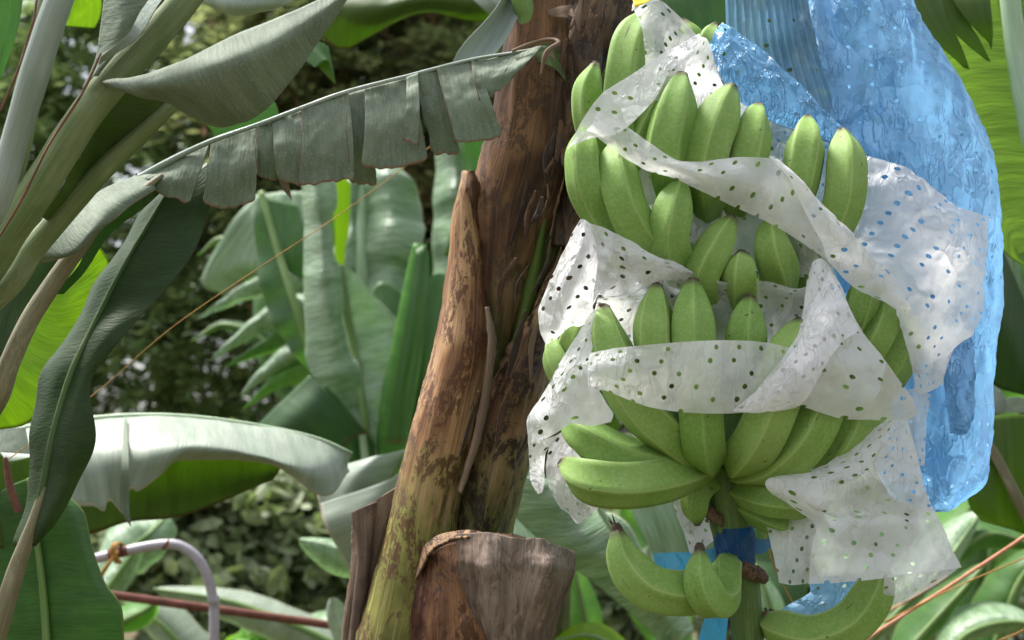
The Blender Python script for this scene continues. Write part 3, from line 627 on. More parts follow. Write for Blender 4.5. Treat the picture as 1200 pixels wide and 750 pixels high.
# the folded-over dry sheath: rounded lip, then a grey-brown flap hanging in front
mb = MB(); patch(mb, [[(492,662,1.93),(500,640,1.91),(520,628,1.89),(545,624,1.88),(590,627,1.89),(630,636,1.91),(672,648,1.93)],
                      [(490,680,1.90),(505,650,1.88),(525,636,1.86),(548,632,1.84),(592,636,1.84),(632,645,1.87),(670,658,1.90)],
                      [(484,720,1.89),(510,700,1.86),(535,690,1.84),(552,690,1.82),(596,690,1.82),(634,690,1.85),(664,694,1.89)]][:2], 80, 20, wr=.003, wscale=20, vnorm='swap')
mb.build('fold_lip', M['bark_mottled'], plant, solid=.003)
mb = MB(); patch(mb, [[(536,626,1.86),(562,626,1.84),(600,630,1.83),(634,634,1.85),(673,650,1.90)], [(540,655,1.85),(570,664,1.805),(600,660,1.825),(642,664,1.82),(670,668,1.89)],
                      [(548,690,1.86),(580,702,1.81),(606,700,1.83),(634,700,1.82),(660,694,1.88)], [(556,722,1.87),(584,735,1.82),(612,735,1.84),(632,738,1.83),(650,722,1.87)],
                      [(566,742,1.88),(590,775,1.83),(610,790,1.85),(625,785,1.84),(640,756,1.88)]], 90, 80, wr=.0055, wscale=15, wst=(1.8, 1, .5), micro=.0012, sharp=.85, vnorm='swap')
mb.build('folded_flap', M['dry_grey'], plant, solid=.003)
mb = MB(); patch(mb, [[(498,660,1.92),(520,640,1.90),(550,632,1.89)], [(488,700,1.92),(520,690,1.88),(565,680,1.87)], [(478,745,1.93),(520,745,1.88),(575,740,1.86)], [(468,800,1.93),(520,800,1.89),(590,800,1.87)]], 60, 60, wr=.004, wscale=20, vnorm='swap')
mb.build('folded_sheath', M['bark_red'], plant, solid=.003)
# loose tatters near the top
for k, rows in enumerate(([[(636,14,1.97),(660,8,1.95),(676,7,1.97)], [(642,18,1.97),(662,22,1.94),(674,24,1.97)]], [[(668,8,1.96),(672,12,1.95)], [(655,12,1.95),(674,24,1.94)]],
                          [[(648,60,1.93),(652,75,1.93)], [(644,58,1.93),(640,70,1.93)]], [[(668,345,1.93),(690,300,1.92),(700,270,1.93)], [(676,348,1.93),(698,305,1.92),(706,275,1.93)]])):
    mb = MB(); patch(mb, rows, 20, 10, wr=.003, wscale=30); mb.build('tatter', M['dry_strip'], plant, solid=.001)
# dry fibres and peeling slivers lying along the stem
rs = random.Random(5); spine = [(690,0,30),(680,60,30),(662,150,34),(650,220,42),(632,290,44),(606,370,52),(585,450,62),(560,540,70),(535,630,60)]
for k in range(34):
    i_ = rs.choice([0, 0, 1, 1, 2, 2, 3, 4, 5, 6]); x0, y0, hw = spine[i_]; x1, y1, _ = spine[i_+1]; o_ = rs.uniform(-.8, .8)*hw; w_ = rs.uniform(1.2, 5.5); y0 += rs.uniform(-20, 20); f_ = rs.uniform(.4, 1)
    dd_ = 1.985-.055*math.sqrt(max(0, 1-(o_/hw)**2)); dd_ = min(dd_, 1.95)
    if i_ >= 4: dd_ -= .03
    j1, j2, j3 = rs.uniform(-5, 5), rs.uniform(-5, 5), rs.uniform(0, .02)
    rows_ = [[(x0+o_-w_*.3, y0, dd_), (x0+o_+w_*.3, y0, dd_)], [(x0+o_-w_+(x1-x0)*.5*f_+j1, y0+(y1-y0)*.5*f_, dd_-.006), (x0+o_+w_*.7+(x1-x0)*.5*f_+j1, y0+(y1-y0)*.5*f_, dd_-.004)],
             [(x0+o_-w_*.2+(x1-x0)*f_+j2, y0+(y1-y0)*f_, dd_-.004-j3), (x0+o_+w_*.3+(x1-x0)*f_+j2, y0+(y1-y0)*f_+3, dd_-.004-j3)]]
    mb = MB(); patch(mb, rows_, 6, 24, vnorm='swap', wr=.002, wscale=40); mb.build('peeling_sliver', M[rs.choice(['dry_strip', 'bark_dark', 'bark_brown', 'bark_mottled'])], plant, solid=.0008)
mb = MB(); mb.tube([P(*p) for p in [(612,50,1.99),(618,20,1.98),(612,0,1.97),(615,-40,1.96)]], [9*K*2, 12*K*2, 13*K*2, 13*K*2], seg=16, lump=.05); mb.build('petiole', M['rib_green'], plant)

# ------------------------------------------------------------------ leaves
def leaf(parent, halves, mat, rib=None, ribmat='rib_green', loc=None, name='leaf', label=None, rw=(6, 2), ripple=.0015, rfreq=45, bulge=0, wr=.004, wscale=5, nu=70, nv=24, sharp=0, seed=0, vn=True, solid=.0007):
    mb = MB()
    for k, rows in enumerate(halves):
        patch(mb, rows, nu, nv, sharp=sharp, vnorm=vn, ripple=ripple, rfreq=rfreq, bulge=bulge, wr=wr, wscale=wscale, seed=seed+k, ridged=False)
    o = mb.build(name, M[mat], parent, solid=solid)
    if label: o['label'] = label
    if rib:
        r = MB(); n = len(rib); dd = np.mean([p[2] for p in rib])
        r.tube([P(*p) for p in rib], [(rw[0]+(rw[1]-rw[0])*i/(n-1))*K*dd for i in range(n)], seg=12, n=50, lump=.03); r.build('midrib', M[ribmat], o)
    return o
def gleaf(parent, mid, w1, w2, mat, ribmat='rib_green', dl=.06, dr=.06, rw=(5, 1.5), n=60, seed=0, base=.35, tip=1.0, prof=.55, tipe=.55, ripple=.007, rfreq=26, droop=0, label=None, rib=True, name='leaf'):
    """a whole banana leaf from its midrib; w1/w2 = half widths (px) to either side, dl/dr = how far the margins turn away (m)"""
    c = cr(np.array([P(*p) for p in mid]), n); dd = c[:, 1].mean()
    T = np.gradient(c, axis=0); T /= np.linalg.norm(T, axis=1, keepdims=True)
    S = np.stack([T[:, 2], 0*T[:, 0], -T[:, 0]], 1); S /= np.linalg.norm(S, axis=1, keepdims=True)+1e-9
    t = np.linspace(0, 1, n); pr = np.clip(t/base, 0, 1)**.6*np.clip((1.0-t)/(1-prof)*tip, 0, 1)**tipe
    mb = MB(); m = 18
    for sg, w, dz in ((1, w1, dl), (-1, w2, dr)):
        if w == 0: continue
        v = np.linspace(0, 1, m)
        W = w*K*dd*pr
        L = np.r_[0, np.cumsum(np.linalg.norm(np.diff(c, axis=0), axis=1))]
        rp = ripple*np.sin(L*rfreq*2+2*np.sin(L*9+seed))
        G = c[:, None]+sg*S[:, None]*(W[:, None]*np.sin(v*1.35)[None]/math.sin(1.35))[:, :, None]
        G[:, :, 1] += dz*(pr[:, None]*(v**1.8)[None])+rp[:, None]*(.2+.8*v)[None]
        G[:, :, 2] -= droop*(pr[:, None]*(v**2)[None])
        D = .012*fbm(G, 5, seed, 2)
        G[:, :, 1] += D*v[None]; G[:, :, 0] += D*.3*v[None]
        mb.grid(G, L[:, None]*np.ones((1, m)), v[None]*np.ones((n, 1)))
    o = mb.build(name, M[mat], parent)
    if label: o['label'] = label
    if rib:
        r = MB(); r.tube([P(*p) for p in mid], [(rw[0]+(rw[1]-rw[0])*i/(len(mid)-1))*K*dd for i in range(len(mid))], seg=10, n=50); r.build('midrib', M[ribmat], o)
    return o

# the plant just outside the frame on the left: its leaves arch into the picture
lp = thing('banana_plant', 'banana plant at the left edge whose long leaves and petioles arch into view', 'banana plant', P(-330, 1594, 1.95))
mb = MB(); mb.tube([P(*p) for p in [(-330,1650,1.95),(-320,1000,1.95),(-290,600,1.95),(-260,420,1.95)]], [.13, .12, .09, .06], seg=30, n=60, lump=.05); mb.build('trunk', M['bark_brown'], lp)
def petiole(pts, w, mat, parent=lp, squash=1, lump=.03):
    mb = MB(); dd = np.mean([p[2] for p in pts]); mb.tube([P(*p) for p in pts], [x/2*K*dd for x in w], seg=20, n=80, lump=lump, squash=squash); return mb.build('petiole', M[mat], parent)
D1 = 1.62
petiole([(85,-40,1.55),(62,20,1.55),(38,95,1.56),(16,170,1.58),(-10,250,1.6),(-80,350,1.7),(-250,470,1.9)], [30,31,32,30,30,30,40], 'petiole_silver')
petiole([(-10,250,1.68),(14,190,1.68),(35,110,1.68),(45,40,1.68),(60,-30,1.68)], [40,34,26,20,16], 'petiole_olive')
petiole([(262,-60,1.66),(205,15,1.66),(150,75,1.66),(100,135,1.66),(55,205,1.67),(15,265,1.68),(-60,360,1.72),(-250,480,1.9)], [30,34,37,38,40,42,44,50], 'petiole_olive')
petiole([(210,116,1.72),(165,158,1.72),(120,200,1.72),(75,250,1.73),(40,290,1.74),(-20,360,1.76),(-240,500,1.92)], [14,20,24,26,28,30,40], 'petiole_olive')
petiole([(190,205,1.89),(150,236,1.86),(114,262,1.83),(90,293,1.82),(58,338,1.82),(34,376,1.82),(12,424,1.82),(-10,480,1.84),(-80,560,1.88),(-290,620,1.95)], [6,12,17,20,21,22,23,24,28,40], 'petiole_tan')
for pts in ([(118,62,1.62),(96,110,1.62),(60,165,1.62),(25,235,1.63),(-5,285,1.64)], [(44,-5,1.62),(38,30,1.62),(20,85,1.62),(0,130,1.62)], [(88,145,1.66),(76,190,1.66),(50,225,1.67),(10,290,1.68)]):
    mb = MB(); mb.tube([P(*p) for p in pts], [.0014]*len(pts), seg=8, lump=.6); mb.build('petiole_margin', M['red_edge'], lp)
# top-left blades
leaf(lp, [[[(-20,-30,1.6),(30,-30,1.6)], [(-20,60,1.6),(20,40,1.6)], [(-20,150,1.6),(-5,110,1.6)]]], 'fresh', vn=True, rib=None)
leaf(lp, [[[(60,-10,2.3),(118,-10,2.3)], [(62,15,2.3),(118,15,2.3)], [(60,30,2.3),(110,33,2.3)]]], 'bright')
leaf(lp, [[[(125,-20,1.64),(116,40,1.64),(112,70,1.64),(98,105,1.64)], [(150,-20,1.61),(140,30,1.60),(132,60,1.61),(112,90,1.62)], [(196,-20,1.62),(175,10,1.61),(155,35,1.61),(148,52,1.61),(120,72,1.63)]]], 'grey', rfreq=60)
leaf(lp, [[[(190,-20,1.6),(165,12,1.59),(150,40,1.58),(118,66,1.6)], [(205,-20,1.58),(180,15,1.575),(157,48,1.58),(115,76,1.61)]]], 'grey_pale')
# folded grey leaf
leaf(lp, [[[(114,95,1.66),(160,91,1.62),(205,78,1.6),(250,56,1.59),(300,32,1.58),(350,10,1.58),(425,-25,1.6)],
           [(122,98,1.64),(162,100,1.59),(205,95,1.56),(250,82,1.55),(300,65,1.55),(352,35,1.56),(420,-18,1.59)],
           [(135,101,1.63),(166,111,1.60),(205,114,1.60),(240,128,1.60),(285,135,1.60),(340,90,1.59),(416,-10,1.6)],
           [(150,106,1.64),(170,114,1.63),(200,120,1.65),(225,134,1.65),(268,146,1.65),(326,106,1.62),(412,-4,1.61)]]], 'grey', nv=30, ripple=.001, wr=.006, bulge=.0)
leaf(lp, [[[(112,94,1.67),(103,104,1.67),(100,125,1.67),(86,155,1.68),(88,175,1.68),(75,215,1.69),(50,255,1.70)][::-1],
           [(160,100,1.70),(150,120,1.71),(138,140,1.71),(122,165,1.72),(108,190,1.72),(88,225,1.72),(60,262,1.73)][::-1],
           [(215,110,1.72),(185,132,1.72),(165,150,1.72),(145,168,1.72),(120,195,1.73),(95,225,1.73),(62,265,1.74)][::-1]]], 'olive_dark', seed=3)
leaf(lp, [[[(82,162,1.67),(90,165,1.67)], [(85,175,1.67),(95,172,1.67)], [(88,188,1.67),(94,186,1.67)]]], 'petiole_tan', ripple=0)
# the long torn leaf: strips hang from a midrib that runs right towards the stem
MID = [(160,212),(200,188),(246,166),(300,147),(355,126),(408,107),(478,89),(552,70),(600,62),(640,55)]
def torn_strip(top, bot, d0=1.92, d1=1.90, mat='grey', seed=0, bul=.012):
    n = 3
    midr = [((a[0]*.5+b[0]*.5), (a[1]*.5+b[1]*.5)) for a, b in zip(cr(top, 4), cr(bot, 4))]
    b_ = [np.array(q, float) for q in bot]; dn = np.array([0, -7.]); e0 = (b_[1]-b_[0])/np.linalg.norm(b_[1]-b_[0]); e1 = (b_[-2]-b_[-1])/np.linalg.norm(b_[-2]-b_[-1])
    wd = np.linalg.norm(b_[-1]-b_[0]); kk = min(5, wd*.16)
    bot = [b_[0]+dn*kk/5, b_[0]+e0*kk*.5+dn*.12]+[b_[0]+e0*kk*1.4]+b_[1:-1]+[b_[-1]+e1*kk*1.4, b_[-1]+e1*kk*.4+dn*.1*random.random(), b_[-1]+dn*kk/9]
    wob = random.uniform(-4, 4); midr = [(mx+wob*.5, my) for mx, my in midr]
    bt = cr(bot, 14); bt[1:-1] += np.array([[random.uniform(-1.2, 1.2), random.uniform(-1.6, 1.6)] for _ in range(12)])
    rows = [[(x, y, d0) for x, y in cr(top, 4)], [(x, y, (d0+d1)/2-bul) for x, y in midr], [(x, y, d1) for x, y in bt]]
    return rows
strips = [([(155,208),(200,184),(246,165)], [(160,209),(188,227),(222,239)], 1.93, 1.90), ([(247,165),(275,155),(302,147)], [(237,240),(262,244),(299,237)], 1.93, 1.91),
 ([(299,148),(321,140)], [(302,203),(323,213)], 1.925, 1.93), ([(319,141),(356,126)], [(323,209),(342,216),(353,220)], 1.925, 1.905), ([(354,127),(382,116),(409,107)], [(350,219),(384,214),(415,210)], 1.925, 1.90),
 ([(400,110),(431,102)], [(411,213),(440,218)], 1.93, 1.945), ([(427,103),(452,96),(480,88)], [(424,197),(462,197),(501,188)], 1.925, 1.90), ([(476,90),(490,86)], [(472,163),(490,171)], 1.915, 1.88),
 ([(486,87),(516,79)], [(503,176),(512,181),(539,181)], 1.925, 1.92), ([(511,80),(535,74),(557,69)], [(533,168),(561,165),(588,159)], 1.92, 1.89), ([(552,70),(595,63),(637,55)], [(561,117),(578,111),(604,91)], 1.92, 1.90)]
mb = MB()
for k, (a, b, d0, d1) in enumerate(strips):
    patch(mb, torn_strip(a, b, d0, d1), 40, 30, vnorm=True, wr=.006, wscale=14, ripple=.0012, rfreq=110, seed=k, ridged=False, micro=.0004)
    mb.uv[-1][:, 0] += k*.11
tl = mb.build('torn_leaf', M['grey'], lp, solid=.0006); tl['label'] = 'dusty grey-green leaf blade torn into hanging strips'
r = MB(); r.tube([P(x, y, 1.92) for x, y in MID], [.007, .0045, .0036, .0033, .003, .0028, .0026, .0024, .002, .0016], seg=10, n=90, lump=.08); r.build('midrib', M['petiole_silver'], tl)
for a, b_ in (((514,80),(534,168)), ((553,71),(562,117)), ((480,89),(473,165)), ((408,107),(409,190)), ((355,126),(351,200)), ((489,87),(491,170)), ((302,147),(302,205))):
    mb = MB(); mx, my = (a[0]+b_[0])/2+random.uniform(-3, 3), (a[1]+b_[1])/2
    mb.tube([P(a[0], a[1], 1.912), P(mx, my, 1.893), P(b_[0], b_[1], 1.888)], [.0003, .0006, .0008], seg=6, n=24, lump=.6); mb.build('frayed_edge', M['dry_strip'], tl)
# other half of that leaf, turned up and away
leaf(lp, [[[(528,76,1.93),(555,69,1.93),(578,63,1.93)], [(545,50,1.93),(568,52,1.95),(592,46,1.95)], [(575,18,1.95),(590,20,1.98),(606,20,1.97)], [(600,-20,1.98),(610,-20,2.0),(618,-15,1.98)]]], 'grey_pale', seed=5, vn=False)
leaf(lp, [[[(634,52,1.96),(645,52,1.95),(655,60,1.95)], [(628,62,1.95),(645,66,1.93),(658,75,1.94)], [(630,72,1.95),(648,80,1.92),(662,97,1.94)]]], 'olive', seed=6)
mb = MB(); mb.tube([P(*p) for p in [(600,60,1.915),(620,52,1.91),(643,46,1.91),(655,50,1.90),(640,62,1.89),(634,88,1.89)]], [.002, .0025, .002, .003, .0035, .0015], seg=8, lump=.5); mb.build('dry_fringe', M['dry_strip'], lp)
for a, b in (([(322,200),(336,200)], [(331,222),(342,235)]), ([(485,160),(498,160)], [(487,168),(494,172)])):
    mb = MB(); patch(mb, [[(x, y, 1.94) for x, y in a], [(x, y, 1.935) for x, y in b]], 8, 10); mb.build('dry_fringe', M['dry_strip'], lp)
# near lower folds of that leaf
leaf(lp, [[[(160,206,1.90),(118,226,1.86),(86,254,1.80),(52,282,1.78),(8,294,1.80)][::-1],
           [(178,215,1.88),(135,240,1.83),(105,272,1.77),(78,300,1.76),(30,300,1.80)][::-1],
           [(183,222,1.88),(140,250,1.83),(112,275,1.79),(95,295,1.79),(40,308,1.81)][::-1]]], 'grey', seed=7)
leaf(lp, [[[(190,205,1.9),(160,222,1.88),(130,250,1.86),(105,285,1.84),(90,315,1.84),(60,345,1.84)][::-1],
           [(190,222,1.92),(165,245,1.9),(138,268,1.89),(120,290,1.88),(98,320,1.87),(75,345,1.86)][::-1]]], 'dark', seed=8)
leaf(lp, [[[(-10,290,1.86),(30,296,1.84),(72,302,1.82)], [(-10,350,1.86),(20,350,1.85),(55,335,1.84)], [(-10,430,1.86),(0,420,1.86),(15,395,1.85)]]], 'dark', seed=9)
# hanging dark leaf
RB = [(212,200,1.95),(180,252,1.93),(140,320,1.90),(105,390,1.87),(82,440,1.85),(62,510,1.84),(48,580,1.84),(30,640,1.84)]
leaf(lp, [[RB, [(228,200,1.97),(215,255,1.93),(175,330,1.90),(125,395,1.86),(96,450,1.84),(85,515,1.83),(70,580,1.83),(38,640,1.84)],
               [(243,190,1.99),(246,240,1.95),(222,305,1.92),(165,370,1.88),(109,445,1.85),(110,520,1.85),(85,580,1.85),(42,640,1.85)]],
          [RB, [(198,215,1.96),(160,265,1.94),(120,330,1.91),(80,400,1.88),(62,445,1.86),(46,505,1.86),(38,575,1.86),(24,640,1.85)],
               [(188,225,1.98),(150,275,1.96),(112,335,1.93),(70,402,1.91),(42,452,1.89),(36,505,1.88),(33,560,1.88),(16,640,1.87)]]], 'dark', rib=RB, rw=(2, 5), ribmat='rib_dark', seed=10, ripple=.003, rfreq=50)
petiole([(52,570,1.84),(38,615,1.84),(20,665,1.84),(0,730,1.84),(-30,830,1.86)], [8,14,20,24,28], 'petiole_tan')
leaf(lp, [[[(112,283,2.15),(129,312,2.15),(118,360,2.15),(98,410,2.15),(70,455,2.15),(35,495,2.16),(-10,505,2.17)], [(80,320,2.17),(70,360,2.17),(50,400,2.17),(30,430,2.17),(15,455,2.17),(0,475,2.17),(-10,490,2.17)],
           [(60,330,2.19),(30,350,2.19),(10,380,2.19),(0,400,2.19),(-10,410,2.19),(-20,420,2.19),(-30,430,2.19)]][::-1]], 'bright', seed=11, ripple=.002)
# lower-left broad leaf
leaf(lp, [[[(34,560,2.0),(40,610,2.0),(47,660,2.0),(52,710,2.0),(56,770,2.0)], [(62,570,1.98),(80,615,1.97),(92,660,1.97),(98,710,1.97),(100,770,1.97)], [(70,574,2.0),(98,600,2.0),(108,640,2.0),(122,680,2.0),(142,712,2.0),(147,770,2.0)]],
          [[(34,560,2.0),(40,610,2.0),(47,660,2.0),(52,710,2.0),(56,770,2.0)], [(10,570,2.02),(12,615,2.02),(15,660,2.02),(18,710,2.02),(20,770,2.02)], [(-20,590,2.05),(-20,620,2.05),(-20,660,2.05),(-20,710,2.05),(-20,770,2.05)]]], 'green',
     rib=[(34,560,1.99),(40,610,1.99),(47,660,1.99),(52,710,1.99),(56,780,1.99)], rw=(3, 5), seed=12)
leaf(lp, [[[(0,530,2.03),(10,540,2.03),(38,535,2.03)], [(-10,640,2.03),(10,640,2.03),(40,600,2.03)]]], 'olive', seed=13)
petiole([(6,536,1.96),(12,570,1.96),(22,600,1.96)], [5,9,9], 'red_edge')

# pale drooping leaf, its own plant further back
mp = thing('banana_plant', 'banana plant behind with a pale drooping leaf above the bent grey pipe', 'banana plant', P(-80, 1062, 2.9))
mb = MB(); mb.tube([P(*p) for p in [(-80,1240,2.9),(-70,800,2.9),(-60,620,2.9)]], [.11, .09, .06], seg=24, n=30); mb.build('trunk', M['bark_brown'], mp)
d = 2.6
leaf(mp, [[[(-60,500,d),(20,502,d),(85,493,d),(150,487,d),(220,488,d),(300,498,d),(370,513,d),(413,531,d)],
           [(-60,530,d-.12),(20,530,d-.12),(90,530,d-.14),(150,528,d-.15),(220,520,d-.14),(300,530,d-.12),(365,548,d-.08),(410,545,d)],
           [(-60,560,d-.12),(20,555,d-.14),(86,590,d-.17),(110,593,d-.17),(122,600,d-.17),(128,586,d-.17),(146,603,d-.16),(152,572,d-.16),(162,576,d-.16),(190,556,d-.15),(216,540,d-.12),(318,548,d-.1),(380,582,d-.06),(412,552,d)]]], 'pale', seed=14, ripple=.002, rfreq=30, nu=110, wr=.006,
     rib=[(-70,505,d),(20,502,d),(85,493,d),(150,487,d),(220,488,d),(300,498,d),(370,513,d),(413,531,d)], ribmat='rib_pale', rw=(4, 1.5))
leaf(mp, [[[(20,500,d+.02),(90,500,d+.02),(180,500,d+.02),(260,505,d+.02),(330,520,d+.02)], [(20,570,d+.1),(90,570,d+.1),(180,560,d+.1),(240,550,d+.1),(330,545,d+.1)],
           [(20,600,d+.1),(95,626,d+.1),(150,612,d+.1),(220,603,d+.1),(320,562,d+.1)]]], 'olive', seed=15, nu=60)
leaf(mp, [[[(-20,505,2.3),(30,500,2.3)], [(-20,530,2.28),(36,532,2.28)]]], 'pale', seed=16)
leaf(mp, [[[(146,490,d-.04),(149,490,d-.04)], [(143,540,d-.19),(151,540,d-.19)], [(141,590,d-.2),(152,592,d-.2)], [(149,610,d-.2),(154,617,d-.2)]]], 'grey', seed=2)

# ------------------------------------------------------------------ background banana clump in the middle
bp = thing('banana_plant', 'clump of young banana plants with tall pale green leaves just left of the brown stem', 'banana plant', P(450, 875, 5.0))
bp['_w'] = P(450, 875, 5.0)
mb = MB(); mb.tube([P(450,890,5.0), P(452,700,4.6), P(455,560,4.2), P(458,440,4.0)], [.11, .09, .06, .03], seg=20, n=30); mb.build('trunk', M['rib_green'], bp)
b = 3.8
leaf(bp, [[[(354,200,b),(356,280,b),(357,350,b),(357,390,b),(360,430,b),(395,480,b),(420,505,b),(442,545,b)],
           [(372,200,b-.1),(378,280,b-.1),(384,350,b-.08),(392,390,b-.07),(396,430,b-.04),(412,470,b),(428,500,b),(443,545,b)],
           [(390,200,b),(392,260,b),(395,320,b),(404,370,b),(416,420,b),(428,460,b),(438,500,b),(444,545,b)]]], 'mint', seed=20, ripple=.012, rfreq=26, nu=100)
gleaf(bp, [(398,310,b+.05),(405,360,b+.05),(415,410,b+.04),(424,470,b),(436,540,b)], 14, 48, 'mint', dr=.05, rw=(5, 5), seed=21, base=.3)
leaf(bp, [[[(387,205,b+.2),(400,205,b+.2),(411,215,b+.2)], [(392,260,b+.2),(398,260,b+.2),(409,270,b+.2)], [(393,310,b+.2),(398,310,b+.2),(405,290,b+.2)], [(398,330,b+.2),(400,330,b+.2),(402,330,b+.2)]]], 'bright', seed=22, vn=False)
# leaf with a clear vertical midrib
RB = [(423,200,b+.35),(424,240,b+.33),(424,300,b+.3),(424,360,b+.3)]
leaf(bp, [[[RB[0], RB[1], RB[2], RB[3]], [(450,190,b+.3),(458,235,b+.25),(460,300,b+.25),(455,360,b+.25)], [(470,196,b+.3),(496,240,b+.3),(494,290,b+.25),(470,370,b+.3)]],
          [[RB[0], RB[1], RB[2], RB[3]], [(412,205,b+.32),(410,250,b+.3),(408,300,b+.3),(410,360,b+.3)], [(402,215,b+.35),(398,255,b+.35),(396,310,b+.35),(400,360,b+.35)]]], 'mint', rib=RB, rw=(6, 8), ribmat='rib_pale', seed=23, ripple=.018, rfreq=34)
leaf(bp, [[[(424,360,b+.2),(445,330,b+.2),(470,345,b+.2),(500,380,b+.25)], [(424,400,b+.15),(450,390,b+.15),(478,400,b+.15),(505,430,b+.2)], [(424,460,b+.2),(450,450,b+.2),(480,470,b+.2),(505,480,b+.2)]]], 'green', seed=24, ripple=.008)
gleaf(bp, [(452,500,b+.1),(450,440,b+.1),(440,390,b+.1),(428,345,b+.12)], 40, 30, 'mint', seed=25, rib=False)
# rolled young leaf
mb = MB(); mb.tube([P(*p) for p in [(492,286,b-.02),(488,330,b-.02),(478,400,b-.02),(466,470,b),(455,545,b+.02)]], [8*K*b, 14*K*b, 18*K*b, 20*K*b, 17*K*b], seg=20, n=50, lump=.04, squash=.8)
o = mb.build('rolled_leaf', M['fresh'], bp); o['label'] = 'tightly rolled young leaf standing upright'
leaf(bp, [[[(488,292,b-.06),(498,288,b-.06),(504,300,b-.06)], [(480,350,b-.09),(492,350,b-.09),(503,350,b-.05)], [(466,430,b-.1),(480,430,b-.1),(490,430,b-.05)], [(452,520,b-.08),(468,520,b-.08),(476,520,b-.05)]]], 'green', seed=26)
leaf(bp, [[[(495,330,b+.1),(515,320,b+.15),(530,330,b+.2)], [(485,420,b+.1),(500,420,b+.1),(515,420,b+.15)], [(478,520,b+.1),(490,520,b+.1),(500,520,b+.1)]]], 'green', seed=27)
leaf(bp, [[[(512,160,b+.3),(508,230,b+.3),(507,300,b+.3),(507,360,b+.3),(505,450,b+.3)], [(535,150,b+.2),(535,230,b+.2),(532,300,b+.2),(525,360,b+.2),(518,450,b+.2)], [(578,150,b+.3),(572,190,b+.3),(556,260,b+.3),(548,340,b+.3),(540,450,b+.3)]]], 'mint', seed=28, ripple=.014, nu=90)
leaf(bp, [[[(545,160,b+.15),(560,160,b+.15),(580,150,b+.2)], [(540,230,b+.18),(550,220,b+.15),(565,215,b+.2)], [(520,300,b+.2),(528,300,b+.2),(540,300,b+.2)]]], 'fresh', seed=29)
leaf(bp, [[[(505,400,b+.3),(520,400,b+.25),(535,400,b+.3)], [(485,470,b+.2),(505,470,b+.2),(520,470,b+.2)], [(478,530,b+.2),(490,540,b+.2),(500,540,b+.2)]]], 'mint', seed=30, ripple=.01)
# leaves fanning left
gleaf(bp, [(430,520,b+.5),(395,430,b+.5),(380,320,b+.5),(372,215,b+.5),(380,150,b+.5)], 40, 36, 'deep', seed=42, prof=.3, tipe=.8)
gleaf(bp, [(450,520,b+.45),(470,420,b+.45),(478,320,b+.45),(470,215,b+.5),(455,165,b+.5)], 26, 30, 'mint', seed=43, prof=.3, tipe=.8)
gleaf(bp, [(420,530,b+.4),(360,470,b+.4),(310,400,b+.45),(262,380,b+.5),(225,400,b+.5)], 22, 26, 'deep', seed=44, prof=.25, tipe=.9)
gleaf(bp, [(430,520,b+.6),(350,430,b+.6),(300,330,b+.65),(262,280,b+.7),(232,300,b+.7)], 24, 30, 'green', seed=45, prof=.25, tipe=.9)
gleaf(bp, [(470,520,b+.3),(500,440,b+.35),(515,350,b+.4),(510,250,b+.45)], 18, 20, 'green', seed=46, prof=.3, tipe=.8)
gleaf(bp, [(372,440,b+.15),(350,370,b+.15),(325,290,b+.2),(306,225,b+.25)], 0, 34, 'deep', seed=31, ripple=.01, rw=(6, 4), dr=.02)
leaf(bp, [[[(300,228,b+.5),(330,225,b+.45),(358,225,b+.4)], [(270,262,b+.5),(310,262,b+.45),(356,270,b+.4)], [(236,328,b+.6),(280,310,b+.5),(356,300,b+.4)], [(262,346,b+.6),(300,322,b+.5),(356,310,b+.45)]]], 'mint', seed=32, ripple=.006)
leaf(bp, [[[(310,232,b+.25),(350,240,b+.25)], [(325,290,b+.2),(358,290,b+.2)], [(340,320,b+.2),(358,330,b+.2)]]], 'green', seed=33)
gleaf(bp, [(400,352,b+.3),(355,325,b+.3),(300,330,b+.35),(228,376,b+.4)], 16, 20, 'mint', seed=34, base=.3, prof=.25, tipe=.95, droop=.02, rib=False)
gleaf(bp, [(400,380,b+.25),(355,355,b+.25),(305,372,b+.3),(243,424,b+.35)], 15, 26, 'mint', seed=35, base=.3, prof=.25, tipe=.95, rib=False)
gleaf(bp, [(400,390,b+.28),(355,378,b+.28),(310,400,b+.33),(262,430,b+.36)], 8, 28, 'green', seed=36, base=.3, prof=.25, tipe=.95, rib=False)
gleaf(bp, [(400,420,b+.2),(355,410,b+.22),(318,430,b+.25),(278,466,b+.3)], 20, 14, 'mint', seed=37, base=.3, prof=.25, tipe=.95, rib=False)
gleaf(bp, [(390,430,b+.25),(350,430,b+.25),(315,450,b+.28),(285,480,b+.3)], 10, 20, 'fresh', seed=38, base=.3, prof=.25, tipe=.95, rib=False)
leaf(bp, [[[(303,497,b-.1),(330,470,b-.1),(362,440,b-.1)], [(340,505,b-.15),(365,480,b-.15),(385,462,b-.13)], [(395,530,b-.1),(412,515,b-.1),(432,508,b-.1)]]], 'deep', seed=39, ripple=.005)
leaf(bp, [[[(380,450,b-.05),(400,470,b-.05),(440,520,b-.02)], [(395,520,b-.05),(415,535,b-.05),(440,545,b)], [(400,560,b-.05),(420,565,b-.05),(440,565,b)]]], 'green', seed=40)
petiole([(424,505,b-.05),(428,540,b-.05),(432,600,b-.05),(440,700,b)], [8,9,10,12], 'rib_pale', parent=bp)
gleaf(bp, [(330,260,b+.6),(320,330,b+.6),(330,420,b+.5),(380,520,b+.4)], 30, 40, 'green', seed=41, rib=False)

